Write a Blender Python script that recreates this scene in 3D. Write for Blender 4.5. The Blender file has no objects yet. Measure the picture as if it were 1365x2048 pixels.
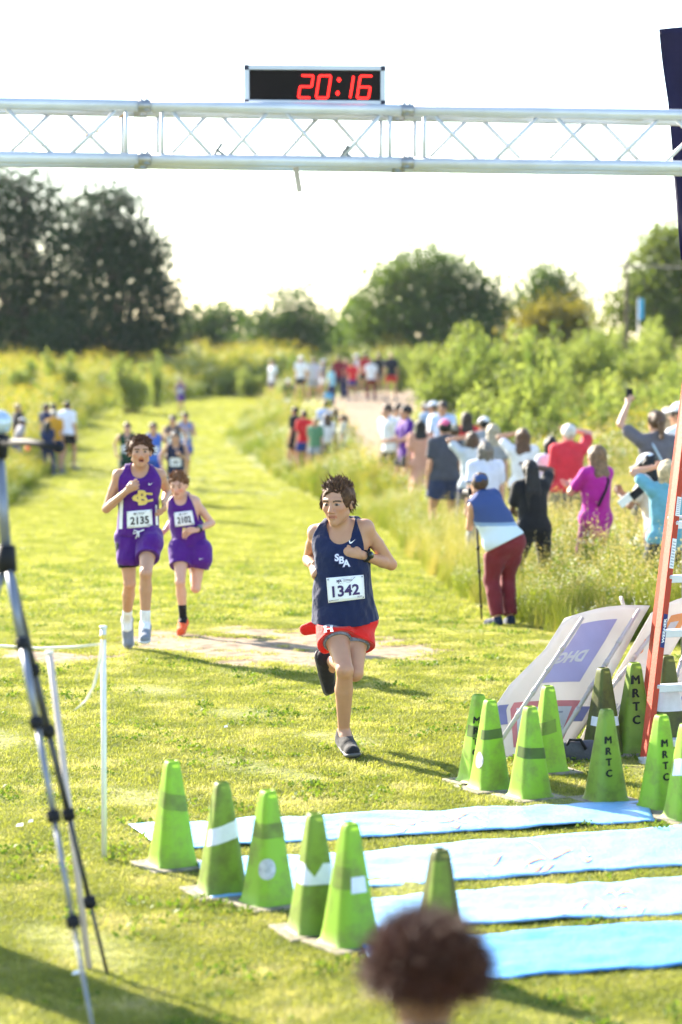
import bpy, bmesh, math, random
import numpy as np
from mathutils import Vector, Matrix
random.seed(7); RNG = np.random.default_rng(7)
sc = bpy.context.scene
COL = sc.collection
R = math.radians

# ------------------------------------------------------------------ camera, sky, sun, exposure
CAM_H = 2.2; FPX = 4836.0; PITCH = math.atan((1024 - 735) / FPX)
cam = bpy.data.objects.new('camera', bpy.data.cameras.new('camera')); COL.objects.link(cam)
cam.location = (0, 0, CAM_H); cam.rotation_euler = (math.pi / 2 - PITCH, 0, 0)
cam.data.sensor_fit = 'VERTICAL'; cam.data.sensor_height = 36.0; cam.data.lens = 36.0 * FPX / 2048
cam.data.clip_start = 0.3; cam.data.clip_end = 6000
cam.data.dof.use_dof = True; cam.data.dof.focus_distance = 14.0; cam.data.dof.aperture_fstop = 1.9
sc.camera = cam
SUN_EL, SUN_ROT = 27.0, -40.0
world = bpy.data.worlds.new('World'); sc.world = world; world.use_nodes = True
wn = world.node_tree
sky = wn.nodes.new('ShaderNodeTexSky'); sky.sky_type = 'NISHITA'; sky.sun_disc = False
sky.sun_elevation = R(SUN_EL); sky.sun_rotation = R(SUN_ROT); sky.air_density = 1.0; sky.dust_density = 0.6; sky.ozone_density = 1.0
wn.links.new(sky.outputs[0], wn.nodes['Background'].inputs[0]); wn.nodes['Background'].inputs[1].default_value = 0.11
sun = bpy.data.objects.new('sun', bpy.data.lights.new('sun', 'SUN')); COL.objects.link(sun)
sun.data.energy = 4.8; sun.data.angle = R(0.5); sun.data.color = (1.0, 0.90, 0.75)
sd = Vector((math.sin(R(SUN_ROT)) * math.cos(R(SUN_EL)), math.cos(R(SUN_ROT)) * math.cos(R(SUN_EL)), math.sin(R(SUN_EL))))
sun.rotation_euler = sd.to_track_quat('Z', 'Y').to_euler(); sun.location = (-20, 20, 30)
vs = sc.view_settings; vs.view_transform = 'Standard'; vs.look = 'None'; vs.gamma = 1.0; vs.exposure = 2.27; vs.use_curve_mapping = False
sc.cycles.use_denoising = True; sc.cycles.max_bounces = 8; sc.cycles.diffuse_bounces = 3; sc.cycles.transmission_bounces = 5
sc.cycles.transparent_max_bounces = 6; sc.cycles.volume_bounces = 1; sc.cycles.caustics_reflective = False; sc.cycles.caustics_refractive = False

# ------------------------------------------------------------------ photo measurements -> places in the world
CP, SP = math.cos(PITCH), math.sin(PITCH)
def at(px, py, d):
    u = (px - 682.5) / FPX; v = (1024 - py) / FPX; t = d / (CP + v * SP)
    return Vector((u * t, d, CAM_H + t * (v * CP - SP)))
def lerp(a, b, t): return a + (b - a) * t
def sst(a, b, x):
    t = np.clip((np.asarray(x, float) - a) / (b - a), 0, 1); return t * t * (3 - 2 * t)
PD = [0, 18, 30, 45, 60, 80, 100, 120, 150, 200, 400, 6000]; PZ = [0, 0, -.25, -.45, -.35, 0, .35, .75, 1.15, 1.5, 1.6, 1.6]
LR = ([0, 15, 21, 25, 37, 46, 55, 75, 100, 120, 200], [6, 3.2, 1.62, 1.15, .68, -.3, -1.4, -3.6, -3.6, -3.0, 2])     # right edge of the mown lane
LL = ([0, 30, 44, 65, 97, 105, 118, 130, 200], [-30, -9, -6.2, -7.4, -10, -9.6, -6.6, -2.5, 3])                        # left edge
def tz(x, y):
    x = np.asarray(x, float); y = np.asarray(y, float)
    z = np.interp(y, PD, PZ)
    z = z + sst(-.5, 4, x - np.interp(y, *LR)) * np.interp(y, [14, 20, 30, 46, 100, 160], [0, -.12, 0, .22, .6, .3])
    z = z + sst(0, 5, np.interp(y, *LL) - x) * np.interp(y, [20, 50, 100, 160], [0, .1, .3, .2])
    return z
def gz(x, y): return float(tz(x, y))
def ground(px, py):
    d0 = 4.0
    for d in np.arange(4.0, 200, 0.05):
        p = at(px, py, d)
        if p.z <= gz(p.x, p.y): return Vector((p.x, p.y, gz(p.x, p.y)))
    return at(px, py, 150)

MATS_PX = [((258, 1660), (1290, 1610), (1310, 1652), (330, 1708)), ((395, 1735), (1430, 1655), (1430, 1738), (420, 1808)), ((600, 1812), (1430, 1764), (1430, 1836), (640, 1878)), ((720, 1895), (1430, 1854), (1430, 1938), (760, 1985))]
MATS_W = [[ground(*q) for q in m] for m in MATS_PX]
CONES_PX = [(345, 1735), (445, 1790), (537, 1815), (630, 1868), (700, 1893), (880, 1962), (957, 1568), (980, 1582), (1060, 1600), (1096, 1548), (1212, 1606), (1206, 1510), (1268, 1508), (1332, 1512), (1322, 1622), (1372, 1645)]
CONES_W = [ground(*q) for q in CONES_PX]
def on_mats(x, y):
    r = np.zeros(np.shape(x), bool)
    for c in CONES_W: r |= (x - c.x) ** 2 + (y - c.y) ** 2 < .165 ** 2
    for G in MATS_W:
        k = np.ones(np.shape(x), bool)
        for i in range(4):
            a, b = G[i], G[(i + 1) % 4]; k &= ((b.x - a.x) * (y - a.y) - (b.y - a.y) * (x - a.x)) < .0
        r |= k
    return r
# ------------------------------------------------------------------ object helpers
def link(o, parent=None):
    COL.objects.link(o)
    if parent is not None: o.parent = parent
    return o
def tag(o, label=None, cat=None, group=None, kind=None):
    if label: o['label'] = label
    if cat: o['category'] = cat
    if group: o['group'] = group
    if kind: o['kind'] = kind
    return o
def empty(name, loc, label=None, cat=None, group=None, rz=0):
    o = bpy.data.objects.new(name, None); o.empty_display_size = .1
    link(o); o.location = loc; o.rotation_euler = (0, 0, rz); return tag(o, label, cat, group)
def mesh_np(name, V, Fq, mat=None, smooth=False, col=None, mats=None, midx=None):
    """V (n,3), Fq (m,k) index array with one polygon size, or list of lists"""
    me = bpy.data.meshes.new(name)
    V = np.ascontiguousarray(V, np.float32)
    if isinstance(Fq, np.ndarray) and Fq.ndim == 2:
        m, k = Fq.shape
        me.vertices.add(len(V)); me.vertices.foreach_set('co', V.ravel())
        me.loops.add(m * k); me.loops.foreach_set('vertex_index', np.ascontiguousarray(Fq, np.int32).ravel())
        me.polygons.add(m); me.polygons.foreach_set('loop_start', np.arange(0, m * k, k, dtype=np.int32))
        me.update(calc_edges=True)
    else:
        me.from_pydata(V.tolist(), [], [list(map(int, f)) for f in Fq]); me.update()
    if smooth: me.polygons.foreach_set('use_smooth', np.ones(len(me.polygons), bool))
    if col is not None:
        a = me.color_attributes.new('Col', 'FLOAT_COLOR', 'POINT')
        c = np.ones((len(V), 4), np.float32); c[:, :3] = col; a.data.foreach_set('color', c.ravel())
    if mats:
        for mm in mats: me.materials.append(mm)
        if midx is not None: me.polygons.foreach_set('material_index', np.ascontiguousarray(midx, np.int32))
    elif mat: me.materials.append(mat)
    return me
def obj(name, me, parent=None, loc=None):
    o = bpy.data.objects.new(name, me); link(o, parent)
    if loc is not None: o.location = loc
    return o
class MB:
    """collects simple shapes for ONE mesh"""
    def __init__(s): s.v = []; s.f = []
    def add(s, V, F):
        n = len(s.v); s.v += [tuple(map(float, p)) for p in V]; s.f += [[i + n for i in f] for f in F]; return s
    def box(s, c, size, M=None):
        c = Vector(c); x, y, z = [q / 2 for q in size]
        P = [Vector((a * x, b * y, d * z)) for a in (-1, 1) for b in (-1, 1) for d in (-1, 1)]
        if M is not None: P = [M @ p for p in P]
        return s.add([c + p for p in P], [(0, 1, 3, 2), (4, 6, 7, 5), (0, 4, 5, 1), (2, 3, 7, 6), (0, 2, 6, 4), (1, 5, 7, 3)])
    def tube(s, pts, r, n=10, cap=True):
        pts = [Vector(p) for p in pts]; rs = r if isinstance(r, (list, tuple)) else [r] * len(pts)
        V = []; F = []; prev = None
        for i, p in enumerate(pts):
            t = (pts[min(i + 1, len(pts) - 1)] - pts[max(i - 1, 0)]).normalized()
            if prev is None:
                a = t.orthogonal().normalized()
            else:
                a = (prev - t * prev.dot(t)).normalized()
            prev = a; b = t.cross(a)
            for k in range(n):
                w = 2 * math.pi * k / n; V.append(p + (a * math.cos(w) + b * math.sin(w)) * rs[i])
        for i in range(len(pts) - 1):
            for k in range(n):
                k2 = (k + 1) % n; F.append((i * n + k, i * n + k2, (i + 1) * n + k2, (i + 1) * n + k))
        if cap: F.append(tuple(range(n - 1, -1, -1))); F.append(tuple((len(pts) - 1) * n + k for k in range(n)))
        return s.add(V, F)
    def strip(s, pts, w, side):
        pts = [Vector(p) for p in pts]; side = Vector(side); V = []
        for i, p in enumerate(pts):
            ww = (w[i] if isinstance(w, (list, tuple)) else w) / 2; V += [p - side * ww, p + side * ww]
        return s.add(V, [(2 * i, 2 * i + 1, 2 * i + 3, 2 * i + 2) for i in range(len(pts) - 1)])
    def ball(s, c, r, nu=12, nv=8):
        c = Vector(c); rr = r if isinstance(r, (list, tuple)) else (r, r, r); V = []; F = []
        for j in range(nv + 1):
            th = math.pi * j / nv
            for i in range(nu):
                ph = 2 * math.pi * i / nu
                V.append(c + Vector((rr[0] * math.sin(th) * math.cos(ph), rr[1] * math.sin(th) * math.sin(ph), rr[2] * math.cos(th))))
        for j in range(nv):
            for i in range(nu):
                i2 = (i + 1) % nu; F.append((j * nu + i, (j + 1) * nu + i, (j + 1) * nu + i2, j * nu + i2))
        return s.add(V, F)
    def grid(s, fn, nu, nv):
        V = [fn(i / nu, j / nv) for j in range(nv + 1) for i in range(nu + 1)]
        return s.add(V, [(j * (nu + 1) + i, j * (nu + 1) + i + 1, (j + 1) * (nu + 1) + i + 1, (j + 1) * (nu + 1) + i) for j in range(nv) for i in range(nu)])
    def build(s, name, mat, parent=None, smooth=False, origin=None, bevel=0):
        V = np.array(s.v, float).reshape(-1, 3)
        if origin is not None: V = V - np.array(origin)
        me = mesh_np(name, V, s.f, mat, smooth)
        o = obj(name, me, parent)
        if bevel:
            m = o.modifiers.new('bevel', 'BEVEL'); m.width = bevel; m.segments = 2; m.limit_method = 'ANGLE'
        return o
_tc = {}
def text_geo(body, bold=.018, extrude=0.0):
    """unit-height lettering as flat faces: (verts (n,2), faces), centred on 0, cap height 1"""
    key = (body, bold)
    if key in _tc: return _tc[key]
    cu = bpy.data.curves.new('txt', 'FONT'); cu.body = body; cu.align_x = 'CENTER'; cu.offset = bold; cu.resolution_u = 3; cu.fill_mode = 'FRONT'
    o = bpy.data.objects.new('txt', cu); me = bpy.data.meshes.new_from_object(o)
    V = np.array([v.co[:2] for v in me.vertices], float); Fc = [list(p.vertices) for p in me.polygons]
    bpy.data.objects.remove(o); bpy.data.curves.remove(cu); bpy.data.meshes.remove(me)
    lo, hi = V.min(0), V.max(0); V = (V - (lo + hi) / 2) / (hi[1] - lo[1])
    _tc[key] = (V, Fc); return V, Fc

# ------------------------------------------------------------------ materials
def nodes(m):
    m.use_nodes = True; nt = m.node_tree; return nt, nt.nodes['Principled BSDF'], nt.nodes, nt.links
MATS = {}
def mat(name, c, rough=.7, spec=.3, metal=0.0, var=.12, vscale=8.0, bump=0.0, bscale=60.0, c2=None, emit=None, sub=0.0, sheen=0.0, trans=0.0):
    if name in MATS: return MATS[name]
    m = bpy.data.materials.new(name); nt, p, N, L = nodes(m)
    p.inputs['Roughness'].default_value = rough; p.inputs['Specular IOR Level'].default_value = spec; p.inputs['Metallic'].default_value = metal
    tc = N.new('ShaderNodeTexCoord'); nz = N.new('ShaderNodeTexNoise'); nz.inputs['Scale'].default_value = vscale; nz.inputs['Detail'].default_value = 4
    L.new(tc.outputs['Object'], nz.inputs['Vector'])
    rp = N.new('ShaderNodeValToRGB'); a = np.array(c); b = np.array(c2) if c2 else None
    rp.color_ramp.elements[0].position = .32; rp.color_ramp.elements[1].position = .68
    ca, cb = (a, b) if b is not None else (a * (1 - var), np.clip(a * (1 + var), 0, 1))
    rp.color_ramp.elements[0].color = (*ca, 1); rp.color_ramp.elements[1].color = (*cb, 1)
    L.new(nz.outputs['Fac'], rp.inputs['Fac']); L.new(rp.outputs['Color'], p.inputs['Base Color'])
    if bump:
        bn = N.new('ShaderNodeTexNoise'); bn.inputs['Scale'].default_value = bscale; bn.inputs['Detail'].default_value = 3
        L.new(tc.outputs['Object'], bn.inputs['Vector'])
        bp = N.new('ShaderNodeBump'); bp.inputs['Strength'].default_value = bump; bp.inputs['Distance'].default_value = .02
        L.new(bn.outputs['Fac'], bp.inputs['Height']); L.new(bp.outputs['Normal'], p.inputs['Normal'])
    if emit: p.inputs['Emission Color'].default_value = (*c, 1); p.inputs['Emission Strength'].default_value = emit
    if sub:
        p.inputs['Subsurface Weight'].default_value = sub; p.inputs['Subsurface Radius'].default_value = (.012, .005, .003); p.inputs['Subsurface Scale'].default_value = 1.0
    if sheen: p.inputs['Sheen Weight'].default_value = sheen
    if trans:
        tr = N.new('ShaderNodeBsdfTranslucent'); mx = N.new('ShaderNodeMixShader'); mx.inputs[0].default_value = trans
        L.new(rp.outputs['Color'], tr.inputs['Color']); L.new(p.outputs[0], mx.inputs[1]); L.new(tr.outputs[0], mx.inputs[2])
        L.new(mx.outputs[0], N['Material Output'].inputs['Surface'])
    MATS[name] = m; return m
def skin_mat():
    if 'skin' in MATS: return MATS['skin']
    m = bpy.data.materials.new('skin'); nt, p, N, L = nodes(m)
    a = N.new('ShaderNodeAttribute'); a.attribute_name = 'Col'
    nz = N.new('ShaderNodeTexNoise'); nz.inputs['Scale'].default_value = 22; nz.inputs['Detail'].default_value = 5
    tc = N.new('ShaderNodeTexCoord'); L.new(tc.outputs['Object'], nz.inputs['Vector'])
    mr = N.new('ShaderNodeMapRange'); mr.inputs['To Min'].default_value = .88; mr.inputs['To Max'].default_value = 1.1; L.new(nz.outputs['Fac'], mr.inputs['Value'])
    mx = N.new('ShaderNodeVectorMath'); mx.operation = 'SCALE'; L.new(a.outputs['Color'], mx.inputs[0]); L.new(mr.outputs['Result'], mx.inputs['Scale'])
    L.new(mx.outputs['Vector'], p.inputs['Base Color'])
    p.inputs['Roughness'].default_value = .48; p.inputs['Specular IOR Level'].default_value = .4
    p.inputs['Subsurface Weight'].default_value = .12; p.inputs['Subsurface Radius'].default_value = (.012, .004, .002); p.inputs['Subsurface Scale'].default_value = 1.0
    MATS['skin'] = m; return m
def cloth(c, rough=.8, key=None, c2=None, vscale=8):
    k = key or 'cloth_%02x%02x%02x' % tuple(int(min(q, 1) * 255) for q in c)
    return mat(k, c, rough, .15, 0, .1, vscale, .7, 16.0, c2=c2, sheen=.15)
def leaf_mat(name, c1, c2, trans=.45, nscale=.15, c3=None, tint=(1.25, 1.25, .55)):
    if name in MATS: return MATS[name]
    m = bpy.data.materials.new(name); nt, p, N, L = nodes(m)
    oi = N.new('ShaderNodeObjectInfo'); g = N.new('ShaderNodeNewGeometry'); nz = N.new('ShaderNodeTexNoise'); nz.inputs['Scale'].default_value = nscale; nz.inputs['Detail'].default_value = 3
    L.new(g.outputs['Position'], nz.inputs['Vector'])
    at_ = N.new('ShaderNodeAttribute'); at_.attribute_name = 'rnd'
    ad = N.new('ShaderNodeMath'); ad.operation = 'MULTIPLY_ADD'; L.new(oi.outputs['Random'], ad.inputs[0]); ad.inputs[1].default_value = .45; 
    ad2 = N.new('ShaderNodeMath'); ad2.operation = 'MULTIPLY_ADD'; L.new(at_.outputs['Fac'], ad2.inputs[0]); ad2.inputs[1].default_value = .35; L.new(ad.outputs[0], ad2.inputs[2])
    mr = N.new('ShaderNodeMapRange'); mr.inputs['From Min'].default_value = .3; mr.inputs['From Max'].default_value = .7; mr.inputs['To Min'].default_value = -.25; mr.inputs['To Max'].default_value = .55
    L.new(nz.outputs['Fac'], mr.inputs['Value']); L.new(mr.outputs['Result'], ad.inputs[2])
    rp = N.new('ShaderNodeValToRGB'); rp.color_ramp.elements[0].color = (*c1, 1); rp.color_ramp.elements[1].color = (*c2, 1)
    rp.color_ramp.elements[0].position = .1; rp.color_ramp.elements[1].position = .8
    if c3: e = rp.color_ramp.elements.new(.97); e.color = (*c3, 1)
    L.new(ad2.outputs[0], rp.inputs['Fac']); L.new(rp.outputs['Color'], p.inputs['Base Color'])
    p.inputs['Roughness'].default_value = .6; p.inputs['Specular IOR Level'].default_value = .15
    tr = N.new('ShaderNodeBsdfTranslucent'); tn = N.new('ShaderNodeVectorMath'); tn.operation = 'MULTIPLY'; tn.inputs[1].default_value = tint
    L.new(rp.outputs['Color'], tn.inputs[0]); L.new(tn.outputs['Vector'], tr.inputs['Color'])
    mx = N.new('ShaderNodeMixShader'); mx.inputs[0].default_value = trans
    L.new(p.outputs[0], mx.inputs[1]); L.new(tr.outputs[0], mx.inputs[2]); L.new(mx.outputs[0], N['Material Output'].inputs['Surface'])
    MATS[name] = m; return m
# ------------------------------------------------------------------ implicit bodies: one continuous skin per figure
class Sdf:
    def __init__(s, lo, hi, h):
        s.lo = np.array(lo, float); s.h = h; s.n = np.ceil((np.array(hi, float) - s.lo) / h).astype(int) + 1
        s.D = np.full(s.n, 1.0, np.float32)
    def loc(s, lo, hi):
        a = np.clip(np.floor((np.array(lo) - s.lo) / s.h).astype(int), 0, s.n); b = np.clip(np.ceil((np.array(hi) - s.lo) / s.h).astype(int) + 1, 0, s.n)
        sl = tuple(slice(a[i], b[i]) for i in range(3))
        g = [(s.lo[i] + s.h * np.arange(a[i], b[i])).astype(np.float32) for i in range(3)]
        return sl, g[0][:, None, None], g[1][None, :, None], g[2][None, None, :]
    def put(s, sl, d, k, op):
        D = s.D[sl]
        if D.size == 0: return
        if op == 'u':
            if k > 0:
                hh = np.maximum(k - np.abs(D - d), 0) / k; s.D[sl] = np.minimum(D, d) - hh * hh * k * .25
            else: s.D[sl] = np.minimum(D, d)
        else:
            d = -d
            if k > 0:
                hh = np.maximum(k - np.abs(D - d), 0) / k; s.D[sl] = np.maximum(D, d) + hh * hh * k * .25
            else: s.D[sl] = np.maximum(D, d)
    def prim(s, P, inf=0.0, op='u'):
        if P[0] == 'seg':
            _, a, b, ra, rb, k, fl, _t = P; ra += inf; rb += inf
            a = np.array(a, float); b = np.array(b, float); m = max(ra, rb) * 1.35 + k + 2 * s.h
            sl, X, Y, Z = s.loc(np.minimum(a, b) - m, np.maximum(a, b) + m)
            px, py, pz = X - a[0], Y - a[1], Z - a[2]; ba = b - a
            L2 = max(float(ba @ ba), 1e-9)
            t = np.clip((px * ba[0] + py * ba[1] + pz * ba[2]) / L2, 0, 1)
            qx, qy, qz = px - t * ba[0], py - t * ba[1], pz - t * ba[2]
            q2 = qx * qx + qy * qy + qz * qz
            if fl is not None:
                ax, r = fl; c = qx * ax[0] + qy * ax[1] + qz * ax[2]; q2 = q2 + c * c * (1 / (r * r) - 1)
                d = np.sqrt(np.maximum(q2, 0)) - (ra + (rb - ra) * t)
                d = d * (min(1, r) * .5 + .5)
            else: d = np.sqrt(q2) - (ra + (rb - ra) * t)
        else:
            _, c, r, M, k, _t = P; c = np.array(c, float); r = np.array(r, float) + inf; m = r.max() + k + 2 * s.h
            sl, X, Y, Z = s.loc(c - m, c + m); px, py, pz = X - c[0], Y - c[1], Z - c[2]
            q = [M[i][0] * px + M[i][1] * py + M[i][2] * pz for i in range(3)]
            k0 = np.sqrt(sum((q[i] / r[i]) ** 2 for i in range(3))); k1 = np.sqrt(sum((q[i] / r[i] ** 2) ** 2 for i in range(3)))
            d = k0 * (k0 - 1) / np.maximum(k1, 1e-6)
        s.put(sl, d.astype(np.float32), P[5] if P[0] == 'seg' else P[4], op)
    def cut(s, p, n):
        p = np.array(p); n = np.array(n) / np.linalg.norm(n)
        sl, X, Y, Z = s.loc(s.lo, s.lo + s.n * s.h)
        d = (X - p[0]) * n[0] + (Y - p[1]) * n[1] + (Z - p[2]) * n[2]
        s.D = np.maximum(s.D, d.astype(np.float32))
    def wrinkle(s, amp, seed=0, f=26.0):
        sl, X, Y, Z = s.loc(s.lo, s.lo + s.n * s.h); r = random.Random(seed); w = 0
        for i in range(5):
            k = [r.gauss(0, 1) for _ in range(3)]; k[2] *= .45; q = f * (.6 + .35 * i) / 1.5
            w = w + np.sin(q * (k[0] * X + k[1] * Y + k[2] * Z) + r.random() * 6 + 1.2 * np.sin(q * .5 * (Z + k[1] * X))) / (1 + .5 * i)
        s.D = s.D + (amp * .5 * (w - 1.1)).astype(np.float32)
    def mesh(s):
        D = s.D; D[0] = D[-1] = 1; D[:, 0] = D[:, -1] = 1; D[:, :, 0] = D[:, :, -1] = 1
        S = D < 0
        c = np.zeros(tuple(s.n - 1), np.int8)
        offs = [(i, j, k) for i in (0, 1) for j in (0, 1) for k in (0, 1)]
        for o in offs: c += S[o[0]:D.shape[0] - 1 + o[0], o[1]:D.shape[1] - 1 + o[1], o[2]:D.shape[2] - 1 + o[2]]
        idx = np.argwhere((c > 0) & (c < 8))
        if len(idx) == 0: return None
        ids = np.full(c.shape, -1, np.int32); ids[idx[:, 0], idx[:, 1], idx[:, 2]] = np.arange(len(idx))
        val = np.stack([D[idx[:, 0] + o[0], idx[:, 1] + o[1], idx[:, 2] + o[2]] for o in offs], 1)
        acc = np.zeros((len(idx), 3)); cnt = np.zeros(len(idx)); O = np.array(offs, float)
        for i in range(8):
            for j in range(i + 1, 8):
                if np.abs(O[i] - O[j]).sum() != 1: continue
                m = (val[:, i] < 0) != (val[:, j] < 0); t = val[m, i] / (val[m, i] - val[m, j])
                acc[m] += O[i] + t[:, None] * (O[j] - O[i]); cnt[m] += 1
        V = s.lo + s.h * (idx + acc / cnt[:, None]); Fs = []
        for a in range(3):
            b, e = (a + 1) % 3, (a + 2) % 3
            s0 = [slice(None)] * 3; s1 = [slice(None)] * 3; s0[a] = slice(0, -1); s1[a] = slice(1, None)
            ch = S[tuple(s0)] != S[tuple(s1)]; w = np.argwhere(ch)
            w = w[(w[:, b] > 0) & (w[:, e] > 0) & (w[:, b] < D.shape[b] - 1) & (w[:, e] < D.shape[e] - 1)]
            ins = S[w[:, 0], w[:, 1], w[:, 2]]
            def cell(db, de):
                q = w.copy(); q[:, b] -= db; q[:, e] -= de; return ids[q[:, 0], q[:, 1], q[:, 2]]
            Q = np.stack([cell(1, 1), cell(0, 1), cell(0, 0), cell(1, 0)], 1)
            Q[~ins] = Q[~ins][:, ::-1]; Fs.append(Q)
        return V, np.concatenate(Fs)
def npv(v): return np.array(v, float)
def unit(v): v = npv(v); return v / max(np.linalg.norm(v), 1e-9)
def seg(a, b, ra, rb=None, k=.02, fl=None, t=''): return ('seg', npv(a), npv(b), ra, ra if rb is None else rb, k, fl, t)
def ell(c, r, M=None, k=.02, t=''): return ('ell', npv(c), r, np.eye(3) if M is None else M, k, t)
def bounds(prims, pad):
    lo = np.full(3, 1e9); hi = -lo
    for P in prims:
        if P[0] == 'seg':
            r = max(P[3], P[4]); lo = np.minimum(lo, np.minimum(P[1], P[2]) - r); hi = np.maximum(hi, np.maximum(P[1], P[2]) + r)
        else: r = max(P[2]); lo = np.minimum(lo, P[1] - r); hi = np.maximum(hi, P[1] + r)
    return lo - pad, hi + pad
def hand_prims(w, d, n, t, S, kind):
    """w wrist, d to the knuckles, n the way the palm faces, t thumb side"""
    d, n, t = unit(d), unit(n), unit(t); q = [seg(w, w + d * .074 * S, .025 * S, .033 * S, .006, (n, .62), 'hand')]
    ang = {'fist': (58, 150, 232), 'relax': (25, 55, 78), 'open': (4, 10, 16), 'grip': (50, 120, 165)}[kind]
    for i, (o, f) in enumerate(((.031, .95), (.0105, 1.06), (-.0105, 1.0), (-.030, .8))):
        o *= 1.06; p = w + d * (.080 - abs(o) * .15) * S + t * o * S; r = .0091 * S * (.9 if i == 3 else 1)
        for j, (l, a) in enumerate(zip((.043, .028, .021), ang)):
            a = R(a + i * 2); e = p + (d * math.cos(a) + n * math.sin(a)) * l * f * S
            q.append(seg(p, e, r * (1 - .09 * j), r * (.93 - .09 * j), .002, None, 'hand')); p = e
    b = w + d * .022 * S + t * .024 * S
    if kind in ('fist', 'grip'): m = b + (d * .030 + t * .016 + n * .022) * S; e = m + (d * .022 - t * .018 + n * .018) * S
    else: m = b + (d * .030 + t * .022 + n * .01) * S; e = m + (d * .028 + t * .008 + n * .006) * S
    return q + [seg(b, m, .0145 * S, .0115 * S, .008, None, 'hand'), seg(m, e, .011 * S, .009 * S, .004, None, 'hand')]
def head_frame(hf, hu):
    hf = unit(hf); hr = unit(np.cross(hf, npv(hu))); hu = np.cross(hr, hf); return hr, hf, hu
def head_prims(c, fr, S, ears=True, mouth=0.0):
    hr, hf, hu = fr; M = np.array([hr, hf, hu])
    def P(r, f, u): return c + (hr * r + hf * f + hu * u) * S
    q = [ell(P(0, -.012, .022), (.077 * S, .097 * S, .087 * S), M, .02, 'head'), ell(P(0, .030, -.035), (.060 * S, .060 * S, .080 * S), M, .03, 'head'),
         seg(P(0, .066, -.098), P(0, .062, -.1), .021 * S, .021 * S, .025, None, 'head')]
    for s in (-1, 1):
        q += [seg(P(0, .060, -.1), P(s * .050, .004, -.062), .016 * S, .018 * S, .02, None, 'head'),
              ell(P(s * .040, .062, -.026), (.020 * S, .016 * S, .018 * S), M, .02, 'head'),
              seg(P(s * .012, .086, .022), P(s * .046, .068, .022), .009 * S, .008 * S, .014, None, 'head')]
        if ears: q.append(ell(P(s * .079, -.008, -.012), (.010 * S, .019 * S, .031 * S), M, .008, 'head'))
    q += [seg(P(0, .086, .010), P(0, .108, -.036), .0075 * S, .0125 * S, .012, None, 'head'),
          ell(P(.012, .096, -.041), (.009 * S,) * 3, M, .008, 'head'), ell(P(-.012, .096, -.041), (.009 * S,) * 3, M, .008, 'head')]
    sub = [ell(P(s * .032, .099, -.002), (.017 * S, .014 * S, .011 * S), M, .012) for s in (-1, 1)]
    if mouth: sub.append(ell(P(0, .098, -.071), (.013 * S, .02 * S, mouth * S), M, .006))
    post = [ell(P(s * .031, .076, -.003), (.0125 * S,) * 3, M, .003, 'head') for s in (-1, 1)]
    post += [seg(P(-.018, .086, -.062 + mouth), P(.018, .086, -.062 + mouth), .0065 * S, .0065 * S, .007, None, 'head'), seg(P(-.014, .086, -.076 - mouth), P(.014, .086, -.076 - mouth), .0075 * S, .0075 * S, .007, None, 'head')]
    return q, sub, post
def face_colors(V, C, c, fr, S, skin, brow, flush=.0, mouth=0.0):
    hr, hf, hu = fr; q = (V - c) / S; r, f, u = q @ hr, q @ hf, q @ hu; ar = np.abs(r); fr_ = (f > .045) & (np.abs(u) < .13) & (ar < .1)
    sk = npv(skin)
    ck = np.exp(-(((ar - .042) / .022) ** 2 + ((u + .035) / .024) ** 2)) * (f > .03) * flush
    C[:] = C * (1 - ck[:, None]) + ck[:, None] * (sk * npv((1.12, .68, .62)))
    nose = np.exp(-((ar / .018) ** 2 + ((u + .038) / .016) ** 2)) * (f > .07) * flush * .8
    C[:] = C * (1 - nose[:, None]) + nose[:, None] * (sk * npv((1.1, .72, .66)))
    m = fr_ & (ar < .025) & (np.abs(u + .069) < .0085 + mouth) & (f > .07); C[m] = sk * npv((.86, .58, .55))
    m = fr_ & (ar < .02) & (np.abs(u + .069) < .0022); C[m] = sk * npv((.42, .22, .2))
    if mouth:
        m = fr_ & (ar < .015) & (np.abs(u + .070) < mouth); C[m] = sk * npv((.25, .08, .08))
    m = fr_ & (np.abs(u - .0175 + (ar - .03) ** 2 * 8) < .0048) & (ar > .013) & (ar < .052); C[m] = brow
    for s in (-1, 1):
        e2 = ((r - s * .031) / .015) ** 2 + ((u + .003) / .0056) ** 2; m = fr_ & (e2 < 1) & (f > .06); C[m] = (.22, .18, .16)
        i2 = ((r - s * .030) / .0075) ** 2 + ((u + .002) / .0075) ** 2; m = fr_ & (i2 < 1) & (f > .06); C[m] = (.035, .022, .016)
        m = fr_ & (e2 < 1.5) & (u > .0015) & (f > .06) & (i2 > .8); C[m] = sk * .32
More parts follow.
